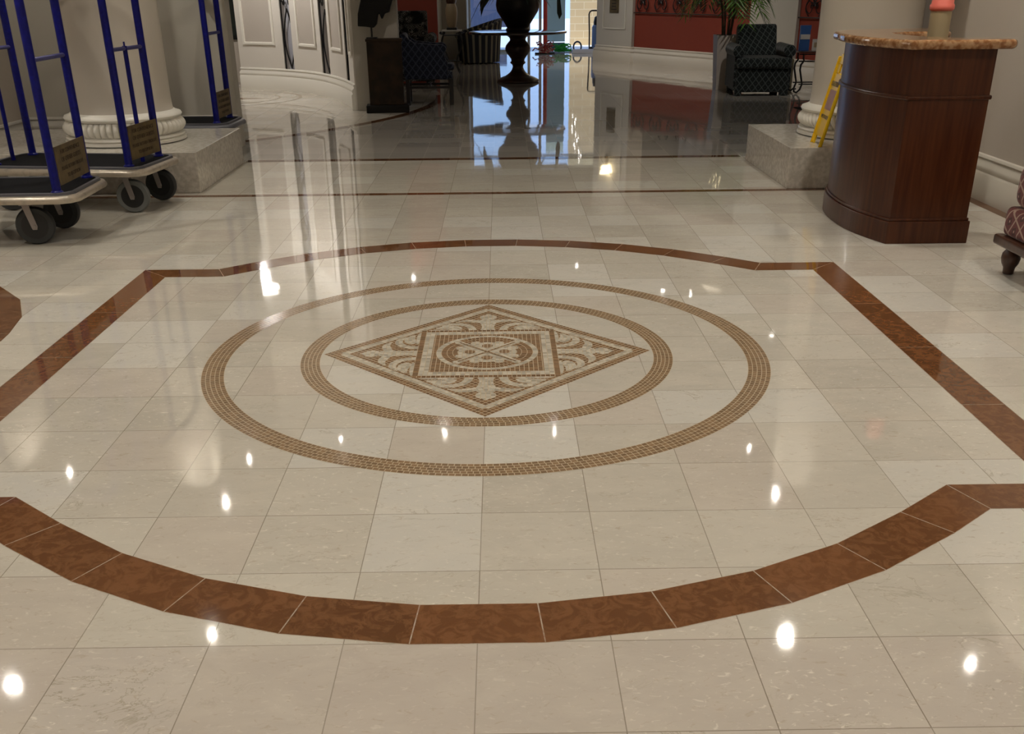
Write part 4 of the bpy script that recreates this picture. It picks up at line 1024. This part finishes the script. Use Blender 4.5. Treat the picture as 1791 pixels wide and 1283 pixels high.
# ------------------------------------------------------------------ lamps
def spot(loc, power, col, size=150, rad=.05, blend=.8, parent=None):
    l = bpy.data.lights.new('downlight_beam', 'SPOT'); l.energy = power; l.color = col; l.spot_size = R(size); l.spot_blend = blend; l.shadow_soft_size = rad
    o = bpy.data.objects.new('downlight_beam', l); COL.objects.link(o); o.location = loc
    if parent: o.parent = parent
    return o
warm = (1, .94, .825)
def down(x, y, z, p, s=1.0, col=warm):
    t = thing('ceiling_downlight', 'round recessed ceiling downlight, some mirrored in the polished floor and some added out of view', 'ceiling light', (x, y, z), 0, 'recessed ceiling downlights')
    MB().lathe([(.058 * s, -.001), (.075 * s, -.001), (.078 * s, -.006), (.070 * s, -.014), (.058 * s, -.012), (.058 * s, -.001)], 28, cap=False).obj('trim_ring', 'lampring', t, smooth=True)
    MB().lathe([(.056 * s, -.003), (.050 * s, -.010)], 24).obj('lamp_face', 'lamp', t)
    spot((0, 0, -.03), p, col, parent=t, rad=.05 * s)
    return t
C0 = (.07, -2.16)
Z = 2.745; k_ = 1 + Z / 1.353
near = [((-.99, -.448), .8, 58), ((-.608, -.277), .26, 18), ((.703, -.31), .8, 58), ((1.075, -.417), .36, 26), ((.848, .374), .24, 36), ((.843, .685), .18, 8), ((-.737, .366), .22, 46), ((-1.263, .572), .2, 26), ((-.734, .649), .18, 8),
        ((-.468, .804), .16, 5), ((.234, .851), .15, 5), ((-.133, .825), .36, 10)]
for (fx, fy), s, p in near: down(C0[0] + (fx - C0[0]) * k_, C0[1] + (fy - C0[1]) * k_, Z, p, s)
for x, y in ((-2.6, -1.2), (0, -1.2), (2.6, -1.2), (-2.6, -3.8), (0, -3.8), (2.6, -3.8), (0, 1.6), (-2.7, 1.5), (2.7, 1.5)): down(x, y, Z, 53, 1.0)  # extra downlights added out of view, as fill light for the near floor
ZF = 3.695; k2 = 1 + ZF / 1.353
for (fx, fy), s, p in (((-.393, 2.796), 1.0, 6), ((.463, 3.007), .5, 4), ((.843, 2.504), .6, 4), ((.967, 2.45), .4, 4), ((1.196, 1.802), .6, 5)):
    down(C0[0] + (fx - C0[0]) * k2, C0[1] + (fy - C0[1]) * k2, ZF, p, s)

ch = thing('rotunda_lamp', 'large round glowing ceiling lamp in the curved rotunda', 'ceiling light', (-3.40, 11.9, 2.62))
MB().lathe([(.0, -.09), (.13, -.075), (.20, -.04), (.22, .0), (.20, .02)], 32, cap=False).obj('lamp_bowl', 'lampbig', ch, smooth=True); MB().tube([(0, 0, .0), (0, 0, 1.07)], .012, 8).obj('rod', 'brass', ch)
pl_ = bpy.data.lights.new('rotunda_light', 'POINT'); pl_.energy = 92; pl_.color = (1, .95, .89); pl_.shadow_soft_size = .09
po_ = bpy.data.objects.new('rotunda_light', pl_); COL.objects.link(po_); po_.parent = ch; po_.location = (0, 0, -.16)

def track(loc, aim, p, label, size=75):  # spotlights with no known source, added to brighten lobby walls and chairs
    t = thing('added_wall_washer', label, 'ceiling light', loc, 0, 'added lobby spotlights'); d = (Vector(aim) - Vector(loc)).normalized()
    MB().tube([(0, 0, 0), (0, 0, -.08)], .012, 8).obj('stem', 'bronze', t); MB().tube([Vector((0, 0, -.1)) - d * .06, Vector((0, 0, -.1)) + d * .06], .04, 14).obj('lamp_head', 'bronze', t)
    l = spot(tuple(Vector((0, 0, -.1)) + d * .09), p, (1, .93, .84), size, .04, .7, t); l.rotation_euler = (-d).to_track_quat('Z', 'Y').to_euler()
TL = 'dark ceiling spotlight added to brighten the lobby walls and chairs'
track((*W(.5, 2.6), ZL), (*W(.5, 0), 1.0), 80, TL); track((*W(2.6, 2.6), ZL), (*W(2.7, 0), .9), 80, TL); track((*W(4.7, 2.4), ZL), (*W(4.7, 0), 1.0), 80, TL)
track((3.1, 9.3, ZL), (3.4, 12.2, .7), 95, TL, 50); track((-1.9, 14.2, ZL), (-1.2, 17.0, 1.2), 42, TL)
track((-.3, 8.2, ZL), (-1.0, 10.9, .5), 36, TL, 50)
ws = thing('wall_sconce', 'glowing wall sconce on the grey pilaster, mirrored in the floor', 'wall light', (*W(.58, .08), 1.9), math.atan2(DR.y, DR.x))
MB().lathe([(.08, 0), (.12, .08), (.13, .18), (.08, .19)], 24).obj('lamp_shade', 'lampwarm', ws, smooth=True); MB().lathe([(.02, -.22), (.045, -.1), (.03, 0)], 12).obj('bracket', 'brass', ws)
for s, z, w, lab in ((2.6, 1.95, .11, 'cream lamp shade glowing in the room behind the red wall, nearer the pilaster'), (3.6, 1.75, .15, 'cream lamp shade glowing in the room behind the red wall, nearer the palm')):
    t = thing('pendant_lamp', lab, 'pendant light', (*W(s, -1.0), z)); MB().lathe([(w, 0), (w * .75, w * 1.3)], 20).obj('lamp_shade', 'lampwarm', t); MB().tube([(0, 0, w), (0, 0, ZL - z)], .006, 5).obj('cord', 'black', t)
st = thing('string_of_bulbs', 'string of small white bulbs hanging near the entrance', 'string lights', (1.62, 20.4, 1.25))
g = MB(); g.tube([(0, 0, 0), (.06, 0, .4), (.22, 0, .75), (.16, 0, 2.44)], .004, 5); g.obj('wire', 'black', st)
g = MB()
for i in range(13):
    z = i * .075; x = .06 * sin(i * 1.3) + .012 * i; g.lathe([(.002, z - .016), (.016, z), (.002, z + .016)], 8, (x, 0))
g.obj('bulb', 'bulb', st)
# soft light of the room behind the glazed rear of the lobby bar
al = bpy.data.lights.new('back_room_light', 'AREA'); al.energy = 22; al.size = 2.5; al.color = (1, .85, .65)
ao = bpy.data.objects.new('back_room_light', al); COL.objects.link(ao); ao.location = (*W(3.5, -1.5), ZL - .05)

sn = bpy.data.lights.new('sun', 'SUN'); sn.energy = 3.6; sn.angle = .02; sn.color = (1, .97, .92)
so = bpy.data.objects.new('sun', sn); COL.objects.link(so); so.location = (0, 24, 12); so.rotation_euler = Vector((-.2, -.42, .9)).to_track_quat('Z', 'Y').to_euler()
# lettering becomes plain mesh
bpy.context.view_layer.update(); dg = bpy.context.evaluated_depsgraph_get()
for o in [o for o in COL.objects if o.type == 'FONT']:
    me = bpy.data.meshes.new_from_object(o.evaluated_get(dg)); q = bpy.data.objects.new('lettering', me); COL.objects.link(q)
    q.parent = o.parent; q.location = o.location; q.rotation_euler = o.rotation_euler; bpy.data.objects.remove(o)
# ------------------------------------------------------------------ world, camera
w = bpy.data.worlds.new('world'); SC.world = w; w.use_nodes = True
w.node_tree.nodes['Background'].inputs[0].default_value = (.40, .60, 1.0, 1); w.node_tree.nodes['Background'].inputs[1].default_value = 1.35
f, pitch, roll, yaw = 1732.989, .4387954, -.00983456, .00717199
cam = bpy.data.cameras.new('camera'); co_ = bpy.data.objects.new('camera', cam); COL.objects.link(co_); SC.camera = co_
cam.sensor_width = 36; cam.sensor_fit = 'HORIZONTAL'; cam.lens = f / 1791 * 36; cam.shift_y = 145 / 1791; cam.clip_start = .05; cam.clip_end = 200
fw = Vector((sin(yaw) * cos(pitch), cos(yaw) * cos(pitch), -sin(pitch))); r_ = Vector((cos(yaw), -sin(yaw), 0)); u_ = r_.cross(fw)
r2 = r_ * cos(roll) + u_ * sin(roll); u2 = -r_ * sin(roll) + u_ * cos(roll)
mt = Matrix((r2, u2, -fw)).transposed().to_4x4(); mt.translation = Vector((.228229 * T, -7.082044 * T, 4.4363105 * T)); co_.matrix_world = mt
vs_ = SC.view_settings; vs_.view_transform = 'Standard'; vs_.look = 'None'; vs_.exposure = .15; vs_.gamma = 1; vs_.use_curve_mapping = False
SC.cycles.max_bounces = 8; SC.cycles.diffuse_bounces = 4; SC.cycles.glossy_bounces = 5; SC.cycles.transparent_max_bounces = 8
SC.cycles.sample_clamp_indirect = 6; SC.cycles.caustics_reflective = False; SC.cycles.caustics_refractive = False
